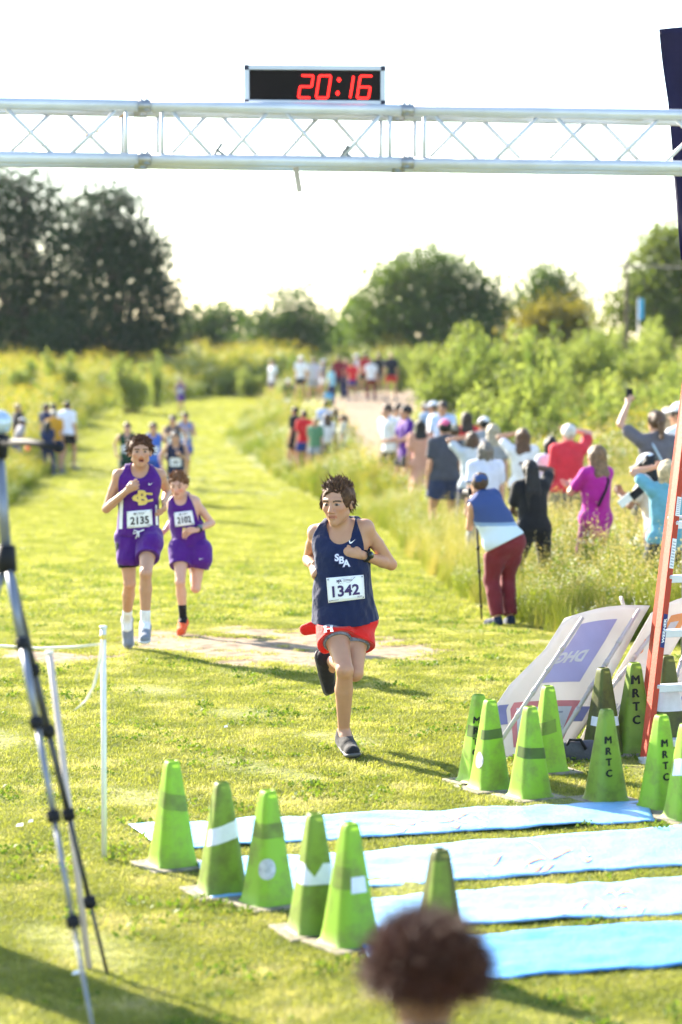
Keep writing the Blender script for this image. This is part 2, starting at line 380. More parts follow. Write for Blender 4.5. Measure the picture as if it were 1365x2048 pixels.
def body_prims(J, S, b=1.0, fem=False):
    f = J['fwd']; up = unit(J['neck'] - J['pelvis']); fl = lambda r: (f, r)
    ch = J['chest']; nk = J['neck']
    q = [seg(J['hipR'] + up * .02 * S, J['hipL'] + up * .02 * S, .098 * S * b, None, .04, fl(.92), 'pelvis'),
         seg(J['pelvis'] + up * .06 * S, lerp(J['pelvis'], ch, .75), (.112 if fem else .116) * S * b, .120 * S * b, .05, fl(.74), 'belly'),
         seg(lerp(J['pelvis'], ch, .75), ch + up * .06 * S, .125 * S * b, .118 * S * (b * .6 + .4), .05, fl(.78), 'chest'),
         seg(lerp(ch, J['shR'], .55), lerp(ch, J['shL'], .55), .085 * S, None, .05, fl(.95), 'chest'),
         seg(J['shR'], J['shL'], .047 * S, None, .04, None, 'shoulder'),
         seg(nk + up * .015 * S - f * .01 * S, lerp(nk, J['shR'], .62) + up * .018 * S, .044 * S, .032 * S, .04, None, 'trap'), seg(nk + up * .015 * S - f * .01 * S, lerp(nk, J['shL'], .62) + up * .018 * S, .044 * S, .032 * S, .04, None, 'trap'),
         seg(nk - up * .02 * S, J['head'] - J['hfr'][2] * .055 * S - J['hfr'][1] * .012 * S, .054 * S * (.85 if fem else 1), .050 * S * (.85 if fem else 1), .03, None, 'neck')]
    for s in 'RL':
        sh, el, wr = J['sh' + s], J['el' + s], J['wr' + s]; hp, kn, an, to = J['hip' + s], J['kn' + s], J['an' + s], J['toe' + s]
        ab = .6 + .4 * b; 
        mu, mf = lerp(sh, el, .45), lerp(el, wr, .30)
        q += [ell(sh, (.044 * S * ab,) * 3, None, .02, 'delt'), seg(sh, mu, .041 * S * ab, .040 * S * ab, .02, None, 'uparm' + s), seg(mu, el, .040 * S * ab, .032 * S * ab, .008, None, 'uparm' + s),
              seg(el, mf, .033 * S * ab, .0345 * S * ab, .010, None, 'forearm' + s), seg(mf, wr, .0345 * S * ab, .0225 * S, .008, None, 'forearm' + s)]
        back = unit(np.cross(np.cross(kn - hp, an - kn) + 1e-6, an - kn)) if np.linalg.norm(np.cross(kn - hp, an - kn)) > .004 else -f
        if back @ unit(kn - lerp(hp, an, .5)) > 0: back = -back
        mt, mc = lerp(hp, kn, .42), lerp(kn, an, .33) + back * .012 * S
        q += [seg(hp, mt, .084 * S * b, .072 * S * b, .04, None, 'thigh' + s), seg(mt, kn, .072 * S * b, .047 * S * ab, .015, None, 'thigh' + s), ell(kn, (.046 * S * ab,) * 3, None, .012, 'knee' + s),
              seg(kn, mc, .043 * S * ab, .051 * S * ab, .014, None, 'calf' + s), seg(mc, an, .051 * S * ab, .029 * S, .010, None, 'calf' + s),
              seg(an, lerp(an, to, .2) - npv((0, 0, 0)), .034 * S, .034 * S, .02, None, 'foot'), seg(an, to, .033 * S, .022 * S, .02, None, 'foot')]
    if fem:
        rr = J['right']
        q += [ell(ch + f * .075 * S + rr * s * .06 * S - up * .005, (.058 * S * b,) * 3, None, .05, 'chest') for s in (-1, 1)]
    return q
def ik(a, c, l1, l2, pole):
    a, c = npv(a), npv(c); v = c - a; L = np.linalg.norm(v); L2 = min(L, (l1 + l2) * .995); d = v / L
    c = a + d * L2; x = (l1 * l1 - l2 * l2 + L2 * L2) / (2 * L2); hgt = math.sqrt(max(l1 * l1 - x * x, 0))
    p = npv(pole); p = unit(p - d * (p @ d)); return a + d * x + p * hgt, c
def rotz(a): c, s = math.cos(a), math.sin(a); return np.array([[c, -s, 0], [s, c, 0], [0, 0, 1.0]])
ARM = {  # hand place for the right arm (x out to the side, y forward, z) at 1.75 m, elbow pole, hand kind
 'down': ((.25, .04, .80), (.3, -1, 0), 'relax'), 'brow': ((.075, .13, 1.66), (1, .1, -.25), 'open'), 'phone': ((.07, .34, 1.36), (.6, -.2, -1), 'grip'),
 'clap': ((.025, .36, 1.27), (.8, -.1, -.8), 'open'), 'hip': ((.2, -.02, 1.0), (1, -.5, 0), 'fist'), 'up': ((.20, .26, 1.80), (1, .1, -.6), 'grip'),
 'fold': ((-.10, .20, 1.14), (1, -.1, -.5), 'relax'), 'mouth': ((.06, .17, 1.45), (.6, .2, -1), 'fist'), 'fwd': ((.12, .33, 1.12), (.5, -.6, -.5), 'grip'),
 'runf': ((.10, .30, 1.28), (.7, -.7, -.6), 'fist'), 'runb': ((.26, -.06, 1.04), (.5, -1, -.1), 'fist'), 'back': ((.12, -.15, .95), (.6, -1, 0), 'fist'), 'knee': ((.2, .33, .62), (1, -.4, 0), 'relax')}
def skeleton(H, heading, loc, armR='down', armL='down', lean=0.0, side=0.0, spread=.10, legs='stand', yaw=0.0, pitch=0.0, fem=False, shw=1.0, turn=0.0):
    """joints in world space; lean/side tip the trunk, yaw/pitch turn the head, heading 0 looks along +y (away from the camera)"""
    S = H / 1.75; M = rotz(R(heading)); loc = npv(loc); J = {}
    def W(x, y, z): return loc + M @ (npv((x, y, z)) * S)
    pz, py = .93, 0.0
    if legs == 'run1' or legs == 'run2': pz = .90
    if legs == 'sit': pz = .12
    if legs == 'kneel': pz = .50
    if legs == 'crouch': pz = .52
    pel = npv((0, py, pz)); L = R(lean); B = R(side); up = npv((math.sin(B), math.sin(L) * math.cos(B), math.cos(L) * math.cos(B)))
    T = rotz(R(turn)); rt = T @ npv((1, 0, 0)); rt = unit(rt - up * (rt @ up)); fw = np.cross(up, rt)
    def Tq(x, y, z): return pel + rt * x + fw * y + up * (z - .93)
    hw = .088 if not fem else .092; sw = (.178 if not fem else .158) * shw
    J['pelvis'] = pel; J['chest'] = Tq(0, 0, 1.27); J['neck'] = Tq(0, -.01, 1.46)
    hz = unit(up * .45 + npv((0, 0, 1)) * .55); J['head'] = J['neck'] + hz * .152 + fw * .018
    for s, k in (('R', 1), ('L', -1)):
        J['sh' + s] = Tq(k * sw, -.005, 1.42); J['hip' + s] = pel + npv((k * hw, 0, -.02))
        tgt, pole, kind = ARM[armR if s == 'R' else armL]; a = npv(tgt) * npv((k, 1, 1)); p = npv(pole) * npv((k, 1, 1))
        a = Tq(*a); p = rt * p[0] + fw * p[1] + up * p[2]
        el, wr = ik(J['sh' + s], a, .295, .255, p); J['el' + s], J['wr' + s] = el, wr; J['hk' + s] = kind
        if legs == 'stand':
            an = npv((k * (hw * .75 + spread), .0 + k * .02, .085)); kp = npv((k * .15, 1, 0)); td = npv((k * .25, 1, -.0))
        elif legs == 'sit': an = npv((k * .16, .55, .085)); kp = npv((k * .6, .2, 1)); td = npv((k * .1, 1, .2))
        elif legs == 'kneel': an = npv((k * .10, -.38, .07)); kp = npv((0, 1, -.4)); td = npv((0, -1, -.2))
        elif legs == 'crouch': an = npv((k * .14, .08 - .1 * (k < 0), .085)); kp = npv((k * .4, 1, .3)); td = npv((k * .2, 1, 0))
        else:
            front = (legs == 'run1') == (k > 0)
            if front: an = npv((k * .05, .12, .10)); kp = npv((0, 1, .1)); td = npv((0, 1, -.12))
            else: an = npv((k * .06, -.48, .42)); kp = npv((0, 1, -.8)); td = npv((0, -.35, -1))
        kn, an = ik(J['hip' + s], an, .43, .43, kp); J['kn' + s], J['an' + s] = kn, an; J['td' + s] = unit(td)
    for k_ in list(J):
        v = J[k_]
        if isinstance(v, np.ndarray): J[k_] = M @ v if k_.startswith('td') else loc + M @ (v * S)
    J['fwd'] = M @ fw; J['right'] = M @ rt
    hy = rotz(R(heading + turn + yaw)); hf = hy @ npv((0, math.cos(R(pitch)), math.sin(R(pitch)))); hu = hy @ npv((0, -math.sin(R(pitch)), math.cos(R(pitch))))
    J['hfr'] = head_frame(hf, hu + M @ hz * .25)
    for s in 'RL': J['toe' + s] = J['an' + s] + J['td' + s] * .14 * S + npv((0, 0, -.045 * S)) * (1 if abs(J['td' + s][2]) < .5 else .2)
    return J, S
def finish_feet(J, S):
    """heel, toe tip and sole direction of every foot"""
    for s in 'RL':
        an = J['an' + s]; td = unit(J['td' + s]); rel = an - J['kn' + s]
        dn = unit(rel - td * (rel @ td)) if 'dn' + s not in J else unit(J['dn' + s])
        J['dn' + s] = dn; J['heel' + s] = an + dn * .085 * S - td * .062 * S; J['tip' + s] = J['heel' + s] + td * .285 * S
        J['toe' + s] = J['heel' + s] + td * .22 * S - dn * .03 * S
def shoe_prims(J, s, S):
    H, T, dn, an = J['heel' + s], J['tip' + s], J['dn' + s], J['an' + s]; fw = unit(T - H)
    up_ = [seg(H + fw * .043 * S - dn * .04 * S, T - fw * .05 * S - dn * .032 * S, .038 * S, .038 * S, .03, (np.cross(fw, dn), 1.1)),
           seg(an + dn * .0 * S - fw * .005 * S, H + fw * .05 * S - dn * .045 * S, .041 * S, .041 * S, .03), seg(an + fw * .01 * S + dn * .02 * S, H + fw * .15 * S - dn * .045 * S, .036 * S, .036 * S, .03)]
    so = [seg(H + fw * .04 * S - dn * .013 * S, H + fw * .14 * S - dn * .013 * S, .041 * S, .042 * S, .01, (dn, .4)), seg(H + fw * .14 * S - dn * .013 * S, T - fw * .052 * S - dn * .016 * S, .042 * S, .047 * S, .01, (dn, .4))]
    return up_, so
def sdf_obj(name, prims, h, mat_, parent, origin, inf=0.0, subs=(), cuts=(), wr=0.0, seed=0, pad=None, post=(), colfn=None, wf=26.0, deform=None):
    lo, hi = bounds(list(prims) + list(post), (pad or .05) + inf + 2 * h); f = Sdf(lo, hi, h)
    for P in prims: f.prim(P, inf)
    if wr: f.wrinkle(wr, seed, wf)
    for P in subs: f.prim(P, 0, 's')
    for P in post: f.prim(P, 0)
    for p, n in cuts: f.cut(p, n)
    r = f.mesh()
    if r is None: return None
    V, Q = r
    if deform: V = deform(V)
    c = colfn(V) if colfn else None
    me = mesh_np(name, V - npv(origin), Q, mat_, True, c)
    return obj(name, me, parent)
def locks(c, fr, S, n, length, r, comb, spread, seed, region, wave=.0, root=.0, lift=.75):
    """tapered hair locks rooted on the scalp; comb(unit dir in head frame)->preferred direction in the head frame"""
    rn = random.Random(seed); mb = MB(); hr, hf, hu = [Vector(q) for q in fr]; c = Vector(c); k = 0
    while k < n:
        v = Vector((rn.gauss(0, 1), rn.gauss(0, 1), rn.gauss(0, 1))).normalized()
        if not region(v): continue
        k += 1; l = length * rn.uniform(.55, 1.15) * S
        p = c + (hr * v.x * .081 + hf * (v.y * .100 - .012) + hu * (v.z * .091 + .022)) * S * (1 + root)
        d = Vector(comb(v)) + Vector((rn.gauss(0, spread), rn.gauss(0, spread), rn.gauss(0, spread))); nrm = (v * .7)
        pts = []; q = p.copy(); dd = (d * .9 + nrm * lift).normalized()
        cv = Vector((rn.gauss(0, 1), rn.gauss(0, 1), rn.gauss(0, 1))) * wave
        for i in range(5):
            pts.append(q.copy()); w = hr * dd.x + hf * dd.y + hu * dd.z; q = q + w * l / 4; dd = (dd + d.normalized() * .45 + cv).normalized()
        mb.tube(pts, [r * S * a for a in (1, .95, .8, .55, .12)], 4, False)
    return mb
def hair_mesh(style, J, S, h, col, parent, origin, seed=0, extra=None):
    fr = J['hfr']; hr, hf, hu = fr; c = J['head']; M = np.array([hr, hf, hu]); m = mat('hair_%02x%02x%02x' % tuple(int(q * 255) for q in col), col, .5, .35, 0, .35, 30.0, .6, 90.0)
    def P(r, f, u): return c + (hr * r + hf * f + hu * u) * S
    pr = [ell(P(0, -.016, .026), (.088 * S, .107 * S, .098 * S), M, .01)]
    face = [ell(P(0, .105, -.045), (.072 * S, .075 * S, .100 * S), M, .01), seg(P(-.12, .03, -.075), P(.12, .03, -.075), .052 * S, None, .01)]
    cut = [(P(0, 0, -.062), -hu)]
    if style == 'long':
        pr += [seg(P(s * .045, -.055, .0), P(s * .06, -.085, -.20), .055 * S, .045 * S, .03, (hf, .7)) for s in (-1, 0, 1)]
        pr += [seg(P(s * .06, -.085, -.20), P(s * .055, -.1, -.30), .044 * S, .02 * S, .03, (hf, .6)) for s in (-1, 0, 1)]; cut = []
        pr += [seg(P(s * .075, -.02, .0), P(s * .085, -.03, -.16), .028 * S, .022 * S, .03) for s in (-1, 1)]
        face = [ell(P(0, .11, -.05), (.064 * S, .075 * S, .11 * S), M, .01)]
    if style == 'bob':
        pr += [seg(P(s * .06, -.03, .0), P(s * .066, -.035, -.10), .045 * S, .038 * S, .03) for s in (-1, 1)] + [seg(P(0, -.07, 0), P(0, -.075, -.10), .055 * S, .04 * S, .03)]; cut = [(P(0, 0, -.135), -hu)]
        face = [ell(P(0, .11, -.05), (.066 * S, .075 * S, .11 * S), M, .01)]
    if style == 'pony':
        pr += [ell(P(0, -.125, .0), (.03 * S,) * 3, None, .02), seg(P(0, -.13, .0), P(0, -.15, -.15), .034 * S, .018 * S, .02)]; cut = []; face.append(seg(P(-.1, .0, -.11), P(.1, -.0, -.11), .06 * S)); face.append(seg(P(-.1, -.06, -.13), P(.1, -.06, -.13), .05 * S))
        face = face[:2] + [seg(P(-.12, -.03, -.12), P(.12, -.03, -.12), .06 * S)]
    if style == 'braids':
        pr += [seg(P(x, -.10, .02), P(x * 1.3, -.13, -.24), .026 * S, .024 * S, .008) for x in (-.05, -.025, 0, .025, .05)]
        pr += [seg(P(x * 1.3, -.13, -.24), P(x * 1.2, -.16, -.52), .024 * S, .012 * S, .008) for x in (-.05, -.025, 0, .025, .05)]; cut = []
        face = face[:2]
    o = sdf_obj('hair', pr, h, m, parent, origin, 0, face, cut, wr=.006 if h < .012 else .004, seed=seed, wf=60.0)
    return o
def hat(J, S, h, col, parent, origin, back=False, band=None, logo=None):
    hr, hf, hu = J['hfr']; c = J['head']; M = np.array([hr, hf, hu]); m = cloth(col)
    def P(r, f, u): return c + (hr * r + hf * f + hu * u) * S
    k = -1 if back else 1
    pr = [ell(P(0, -.012, .036), (.091 * S, .110 * S, .092 * S), M, .01)]
    o = sdf_obj('cap', pr, h, m, parent, origin, 0, (), [(P(0, 0, .028), -hu)])
    br = sdf_obj('brim', [seg(P(-.035, .085 * k, .03), P(-.03, .15 * k, .018), .045 * S, .036 * S, .02, (hu, .22)), seg(P(.035, .085 * k, .03), P(.03, .15 * k, .018), .045 * S, .036 * S, .02, (hu, .22)), seg(P(0, .085 * k, .034), P(0, .16 * k, .022), .045 * S, .036 * S, .02, (hu, .22))], min(h, .01), m, o, origin)
    return o
def make_person(J, S, h, label, spec, group=None, name='person'):
    """spec: skin, hair(style,col), hat, top(type,col), bottom(type,col), shoes col, socks col, build, fem"""
    finish_feet(J, S); b = spec.get('build', 1.0); fem = spec.get('fem', False); skin = spec['skin']; sd_ = spec.get('seed', 1)
    base = npv((J['pelvis'][0], J['pelvis'][1], gz(J['pelvis'][0], J['pelvis'][1])))
    root = empty(name, base, label, 'person', group)
    up = unit(J['neck'] - J['pelvis']); f = J['fwd']; rt = J['right']
    bp = body_prims(J, S, b, fem); hp, hsub, hpost = head_prims(J['head'], J['hfr'], S, True, spec.get('mouth', 0.0))
    for s in 'RL':
        if 'hand' + s in J: d, n, t = J['hand' + s]
        else:
            d = unit(J['wr' + s] - J['el' + s]); t = unit(J['head'] * .3 + J['chest'] * .7 - J['wr' + s]) if J['hk' + s] != 'down' else f
            t = unit(npv((0, 0, 1)) * .6 + f * .4); t = unit(t - d * (t @ d)); n = np.cross(t, d) * (1 if s == 'R' else -1)
            if n @ (J['chest'] - J['wr' + s]) < 0: n = -n
        bp += hand_prims(J['wr' + s], d, n, t, S, J['hk' + s])
    def colfn(V):
        C = np.tile(npv(skin), (len(V), 1)); face_colors(V, C, J['head'], J['hfr'], S, skin, spec.get('brow', npv(spec['hair'][1]) * .8), spec.get('flush', .35), spec.get('mouth', 0.0))
        for s in 'RL':
            for jn, r_, a in (('kn', .06, .3), ('el', .05, .22)):
                w = np.exp(-(np.linalg.norm(V - J[jn + s], axis=1) / (r_ * S)) ** 2)[:, None] * a; C = C * (1 - w) + w * npv(skin) * npv((1.05, .74, .7))
        return C
    sdf_obj('body', bp + hp, h, skin_mat(), root, base, 0, hsub, (), post=hpost, colfn=colfn)
    # clothes
    by = {}
    for P in bp: by.setdefault(P[-1], []).append(P)
    def T(*ks): return [p for k in ks for p in by.get(k, [])]
    kind, tc = spec['top'][:2]; m = tc if isinstance(tc, bpy.types.Material) else cloth(tc)
    hem = spec.get('hem', -.03); loose = spec.get('loose', .014)
    nk = [seg(J['neck'] + up * .0 + f * .012 * S, J['neck'] + up * .12 * S + f * .05 * S, .062 * S, .075 * S, .006)]
    cuts = [(J['pelvis'] + up * hem * S, -up)]
    wr = spec.get('wr', .004)
    if kind in ('tee', 'long', 'sleeveless'):
        pr = T('chest', 'belly', 'shoulder', 'trap', 'pelvis', 'delt')
        pr += [seg(J['pelvis'] - up * .1 * S, J['chest'], .122 * S * b, .12 * S * b, .04, (f, .85))]
        for s in 'RL':
            sh, el, wr_ = J['sh' + s], J['el' + s], J['wr' + s]
            if kind == 'tee': pr += [seg(sh, lerp(sh, el, .60), .050 * S, .052 * S, .03)]
            if kind == 'long': pr += [seg(sh, el, .05 * S, .042 * S, .03), seg(el, lerp(el, wr_, .93), .042 * S, .03 * S, .02)]
        if kind == 'sleeveless': nk += [seg(lerp(J['sh' + s], J['el' + s], .25) + (J['sh' + s] - J['neck']) * .28, J['sh' + s] + (J['sh' + s] - J['neck']) * .45 + up * .02, .075 * S, None, .01) for s in 'RL']
        sdf_obj({'tee': 'shirt', 'long': 'sweater', 'sleeveless': 'sleeveless_top'}[kind], pr, h, m, root, base, loose, nk, cuts, wr, sd_, colfn=spec.get('topcol'))
    elif kind == 'singlet':
        pr = T('chest', 'belly', 'shoulder', 'trap') + [seg(J['pelvis'] - up * .10 * S, lerp(J['pelvis'], J['chest'], .9), spec.get('hemr', .165) * S, .125 * S, .05, (f, spec.get('hemflat', .78)))] + spec.get('top_extra', [])
        nk = [seg(J['neck'] + f * .02 * S + up * .0, J['neck'] + up * .10 * S + f * .06 * S, .066 * S, .085 * S, .008), seg(J['neck'] + f * .085 * S - up * .0 * S, J['neck'] + up * .10 * S + f * .10 * S, .056 * S, .08 * S, .035)]
        for s in 'RL':
            o_ = unit(J['sh' + s] - lerp(J['shR'], J['shL'], .5))
            nk += [seg(J['sh' + s] + o_ * .050 * S + up * .06 * S, J['sh' + s] + o_ * .050 * S - up * .14 * S, .095 * S, .066 * S, .01)]
        spec['top_field'] = (pr, loose, nk, cuts, wr, sd_)
        sdf_obj('singlet', pr, h, m, root, base, loose, nk, cuts, wr, sd_, colfn=spec.get('topcol'), wf=spec.get('wf', 30.0))
    kind, bc = spec['bottom'][:2]; m = bc if isinstance(bc, bpy.types.Material) else cloth(bc)
    waist = [(J['pelvis'] + up * spec.get('waist', max(hem + .006, -.06)) * S, up)]
    if kind == 'shorts':
        ln0 = spec.get('shortlen', .5); lnd = {'R': spec.get('shortlenR', ln0), 'L': spec.get('shortlenL', ln0)}; fl = spec.get('flare', .105)
        pr = T('pelvis') + [seg(J['pelvis'], J['pelvis'] + up * .09 * S, .108 * S * b, .105 * S * b, .04, (f, .8))] + spec.get('shorts_extra', [])
        cs = []
        for s in 'RL':
            a, k_ = J['hip' + s], J['kn' + s]; ln = lnd[s]; pr += [seg(a, lerp(a, k_, ln + .2), .096 * S * b, (fl - .002) * S * b, .014)]
        pr2 = pr; V0 = []
        lo_cut = []
        subs = []
        for s in 'RL':
            a, k_ = J['hip' + s], J['kn' + s]; ln = lnd[s]; d = unit(k_ - a); subs += [seg(lerp(a, k_, ln) + d * .22 * S, lerp(a, k_, ln) + d * .27 * S, .22 * S, .22 * S, .006)]
        sdf_obj('shorts', pr, h, m, root, base, .006, subs, waist, wr, sd_ + 5, post=spec.get('shorts_post', ()))
    elif kind in ('pants', 'leggings'):
        inf = .016 if kind == 'pants' else .007; pr = T('pelvis', 'thighR', 'thighL', 'kneeR', 'kneeL') + [seg(J['pelvis'], J['pelvis'] + up * .09 * S, .108 * S * b, .105 * S * b, .04, (f, .8))]
        subs = []
        for s in 'RL':
            kn, an = J['kn' + s], J['an' + s]; e = lerp(kn, an, spec.get('pantlen', .93)); d = unit(an - kn)
            pr += T('calf' + s) + ([seg(kn, e, .055 * S, .05 * S, .03)] if kind == 'pants' else []); subs.append(seg(e + d * .10 * S, e + d * .2 * S, .10 * S, .16 * S, .004))
        sdf_obj('trousers' if kind == 'pants' else 'leggings', pr, h, m, root, base, inf, subs, waist, wr, sd_ + 5)
    elif kind == 'dress':
        an = lerp(J['anR'], J['anL'], .5); e = lerp(J['pelvis'], an, .7)
        sdf_obj('skirt', T('pelvis') + [seg(J['pelvis'], e, .12 * S * b, .19 * S * b, .03)], h, m, root, base, .008, (), waist + [(e, unit(e - J['pelvis']))], wr, sd_)
    if spec.get('feet', True):
        sm = cloth(spec.get('shoes', (.1, .1, .12))); so = mat('sole_white', (.7, .7, .68), .6) if spec.get('sole') is None else mat('sole_%d' % int(spec['sole'][0] * 255), spec['sole'], .6)
        for s in 'RL':
            u_, so_ = shoe_prims(J, s, S); o = sdf_obj('shoe', u_, min(h, .012), sm, root, base)
            sdf_obj('sole', so_, min(h, .010), so, o, base)
            if spec.get('socks') is not None:
                kn, an = J['kn' + s], J['an' + s]; t_ = spec.get('socklen', .30)
                sdf_obj('sock', [seg(lerp(kn, an, 1 - t_), lerp(kn, an, 1.02), .034 * S + t_ * .010, .034 * S, .01), seg(an, an + J['dn' + s] * .04 * S, .038 * S, .04 * S, .01), seg(an, an + J['td' + s] * .06 * S + J['dn' + s] * .02 * S, .038 * S, .036 * S, .01)], min(h, .012), cloth(spec['socks']), root, base, .003)
    if spec.get('hat') is not None: hat(J, S, h, spec['hat'], root, base, spec.get('hatback', False))
    if spec['hair'][0]: hair_mesh(spec['hair'][0], J, S, h, spec['hair'][1], root, base, sd_)
    return root, base
def decal(surf, V2, F2, off):
    return [surf(u, v, off) for u, v in V2], F2
# ------------------------------------------------------------------ ground, one sheet to the horizon
xs = np.unique(np.concatenate([np.arange(-9, 9.01, .15), np.arange(9, 40, 1.5), -np.arange(9, 40, 1.5), [60, 100, 200, 400], [-60, -100, -200, -400]]))
ys = np.unique(np.concatenate([[-60, -10, 0, 2, 4], np.arange(5, 26, .15), np.arange(26, 60, .4), np.arange(60, 160, 1.0), [170, 190, 220, 260, 320, 400, 600]]))
GX, GY = np.meshgrid(xs, ys)
def wob(x, y, s=1.0): return np.sin(x * 1.7 * s + 1.3 * np.sin(y * .9 * s)) * np.cos(y * 1.9 * s + .7) + .5 * np.sin(4.1 * x * s + y * 2.3 * s)
def dirt(x, y):
    """bare soil: the worn strip across the lane and the footpath among the spectators"""
    w = wob(x, y)
    a = 1.05 - np.sqrt(((x + .40) / 1.75) ** 2 + ((y - 19.2 + .25 * x) / 1.75) ** 2) + .2 * w
    b = 1 - np.sqrt(((x + 2.1) / 1.3) ** 2 + ((y - 18.3) / .9) ** 2) + .3 * w - .15
    pc = np.interp(y, [48, 56, 70, 85, 97, 106, 112], [1.6, 1.1, .9, 1.1, 1.6, 2.6, 3.2]); pw = np.interp(y, [46, 50, 70, 85, 97, 108, 112], [0, .7, .9, 1.5, 2.8, 2.6, 0])
    c = (1 - np.abs(x - pc) / np.maximum(pw, .05)) * (y > 46) * (y < 112) + .1 * w * (y > 46) * (y < 112)
    return np.clip(np.maximum(np.maximum(a, b) * 1.7, c * 1.5), 0, 1)
def clearing(x, y):
    pc = np.interp(y, [46, 56, 70, 85, 97, 106, 114], [1.6, 1.1, .8, .6, 1.0, 2.0, 3.0]); pw = np.interp(y, [44, 50, 70, 85, 97, 108, 116], [0, .8, 1.2, 2.8, 4.0, 3.6, 0])
    return (np.abs(x - pc) < pw) & (y > 44) & (y < 116)
def infield(x, y): return ((x > np.interp(y, *LR)) & (y > 19.5)) | ((x < np.interp(y, *LL)) & (y > 30)) | (y > 130 + .6 * x)
GZ = tz(GX, GY) + .012 * wob(GX, GY, 1.6) * (GY < 30)
V = np.stack([GX, GY, GZ], -1).reshape(-1, 3); nx, ny = len(xs), len(ys)
I = np.arange(nx * ny).reshape(ny, nx); Q = np.stack([I[:-1, :-1], I[:-1, 1:], I[1:, 1:], I[1:, :-1]], -1).reshape(-1, 4)
gm = bpy.data.materials.new('turf_ground'); nt, p, N, L = nodes(gm)
pos = N.new('ShaderNodeNewGeometry'); da = N.new('ShaderNodeAttribute'); da.attribute_name = 'dirt'
n1 = N.new('ShaderNodeTexNoise'); n1.inputs['Scale'].default_value = 1.1; n1.inputs['Detail'].default_value = 6
n2 = N.new('ShaderNodeTexNoise'); n2.inputs['Scale'].default_value = 45; n2.inputs['Detail'].default_value = 4
n3 = N.new('ShaderNodeTexNoise'); n3.inputs['Scale'].default_value = 9; n3.inputs['Detail'].default_value = 6
for n in (n1, n2, n3): L.new(pos.outputs['Position'], n.inputs['Vector'])
r1 = N.new('ShaderNodeValToRGB'); r1.color_ramp.elements[0].color = (.165, .185, .05, 1); r1.color_ramp.elements[1].color = (.29, .29, .105, 1); r1.color_ramp.elements[0].position = .35; r1.color_ramp.elements[1].position = .65
L.new(n1.outputs['Fac'], r1.inputs['Fac'])
r2 = N.new('ShaderNodeValToRGB'); r2.color_ramp.elements[0].color = (.45, .45, .45, 1); r2.color_ramp.elements[1].color = (1.35, 1.35, 1.3, 1); r2.color_ramp.elements[0].position = .3; r2.color_ramp.elements[1].position = .7
L.new(n2.outputs['Fac'], r2.inputs['Fac'])
mu = N.new('ShaderNodeMix'); mu.data_type = 'RGBA'; mu.blend_type = 'MULTIPLY'; mu.inputs[0].default_value = 1; L.new(r1.outputs[0], mu.inputs[6]); L.new(r2.outputs[0], mu.inputs[7])
r3 = N.new('ShaderNodeValToRGB'); r3.color_ramp.elements[0].color = (.15, .105, .068, 1); r3.color_ramp.elements[1].color = (.36, .275, .19, 1); r3.color_ramp.elements[0].position = .3; r3.color_ramp.elements[1].position = .65
L.new(n3.outputs['Fac'], r3.inputs['Fac'])
ds = N.new('ShaderNodeMath'); ds.operation = 'MULTIPLY_ADD'; L.new(n3.outputs['Fac'], ds.inputs[0]); ds.inputs[1].default_value = 1.1; 
d2 = N.new('ShaderNodeMath'); d2.operation = 'SUBTRACT'; L.new(da.outputs['Fac'], d2.inputs[0]); d2.inputs[1].default_value = .50; L.new(d2.outputs[0], ds.inputs[2])
dm = N.new('ShaderNodeMapRange'); dm.inputs['From Min'].default_value = .12; dm.inputs['From Max'].default_value = .42; L.new(ds.outputs[0], dm.inputs['Value'])
mg = N.new('ShaderNodeMix'); mg.data_type = 'RGBA'; L.new(dm.outputs['Result'], mg.inputs[0]); L.new(mu.outputs[2], mg.inputs[6]); L.new(r3.outputs[0], mg.inputs[7]); L.new(mg.outputs[2], p.inputs['Base Color'])
bp_ = N.new('ShaderNodeBump'); bp_.inputs['Strength'].default_value = 1.0; bp_.inputs['Distance'].default_value = .03; L.new(n3.outputs['Fac'], bp_.inputs['Height']); L.new(bp_.outputs['Normal'], p.inputs['Normal'])
p.inputs['Roughness'].default_value = .95; p.inputs['Specular IOR Level'].default_value = .1
me = mesh_np('ground', V, Q, gm, True); a = me.attributes.new('dirt', 'FLOAT', 'POINT'); a.data.foreach_set('value', np.clip(dirt(V[:, 0], V[:, 1]), 0, 1).astype(np.float32))
tag(obj('ground', me), kind='structure')

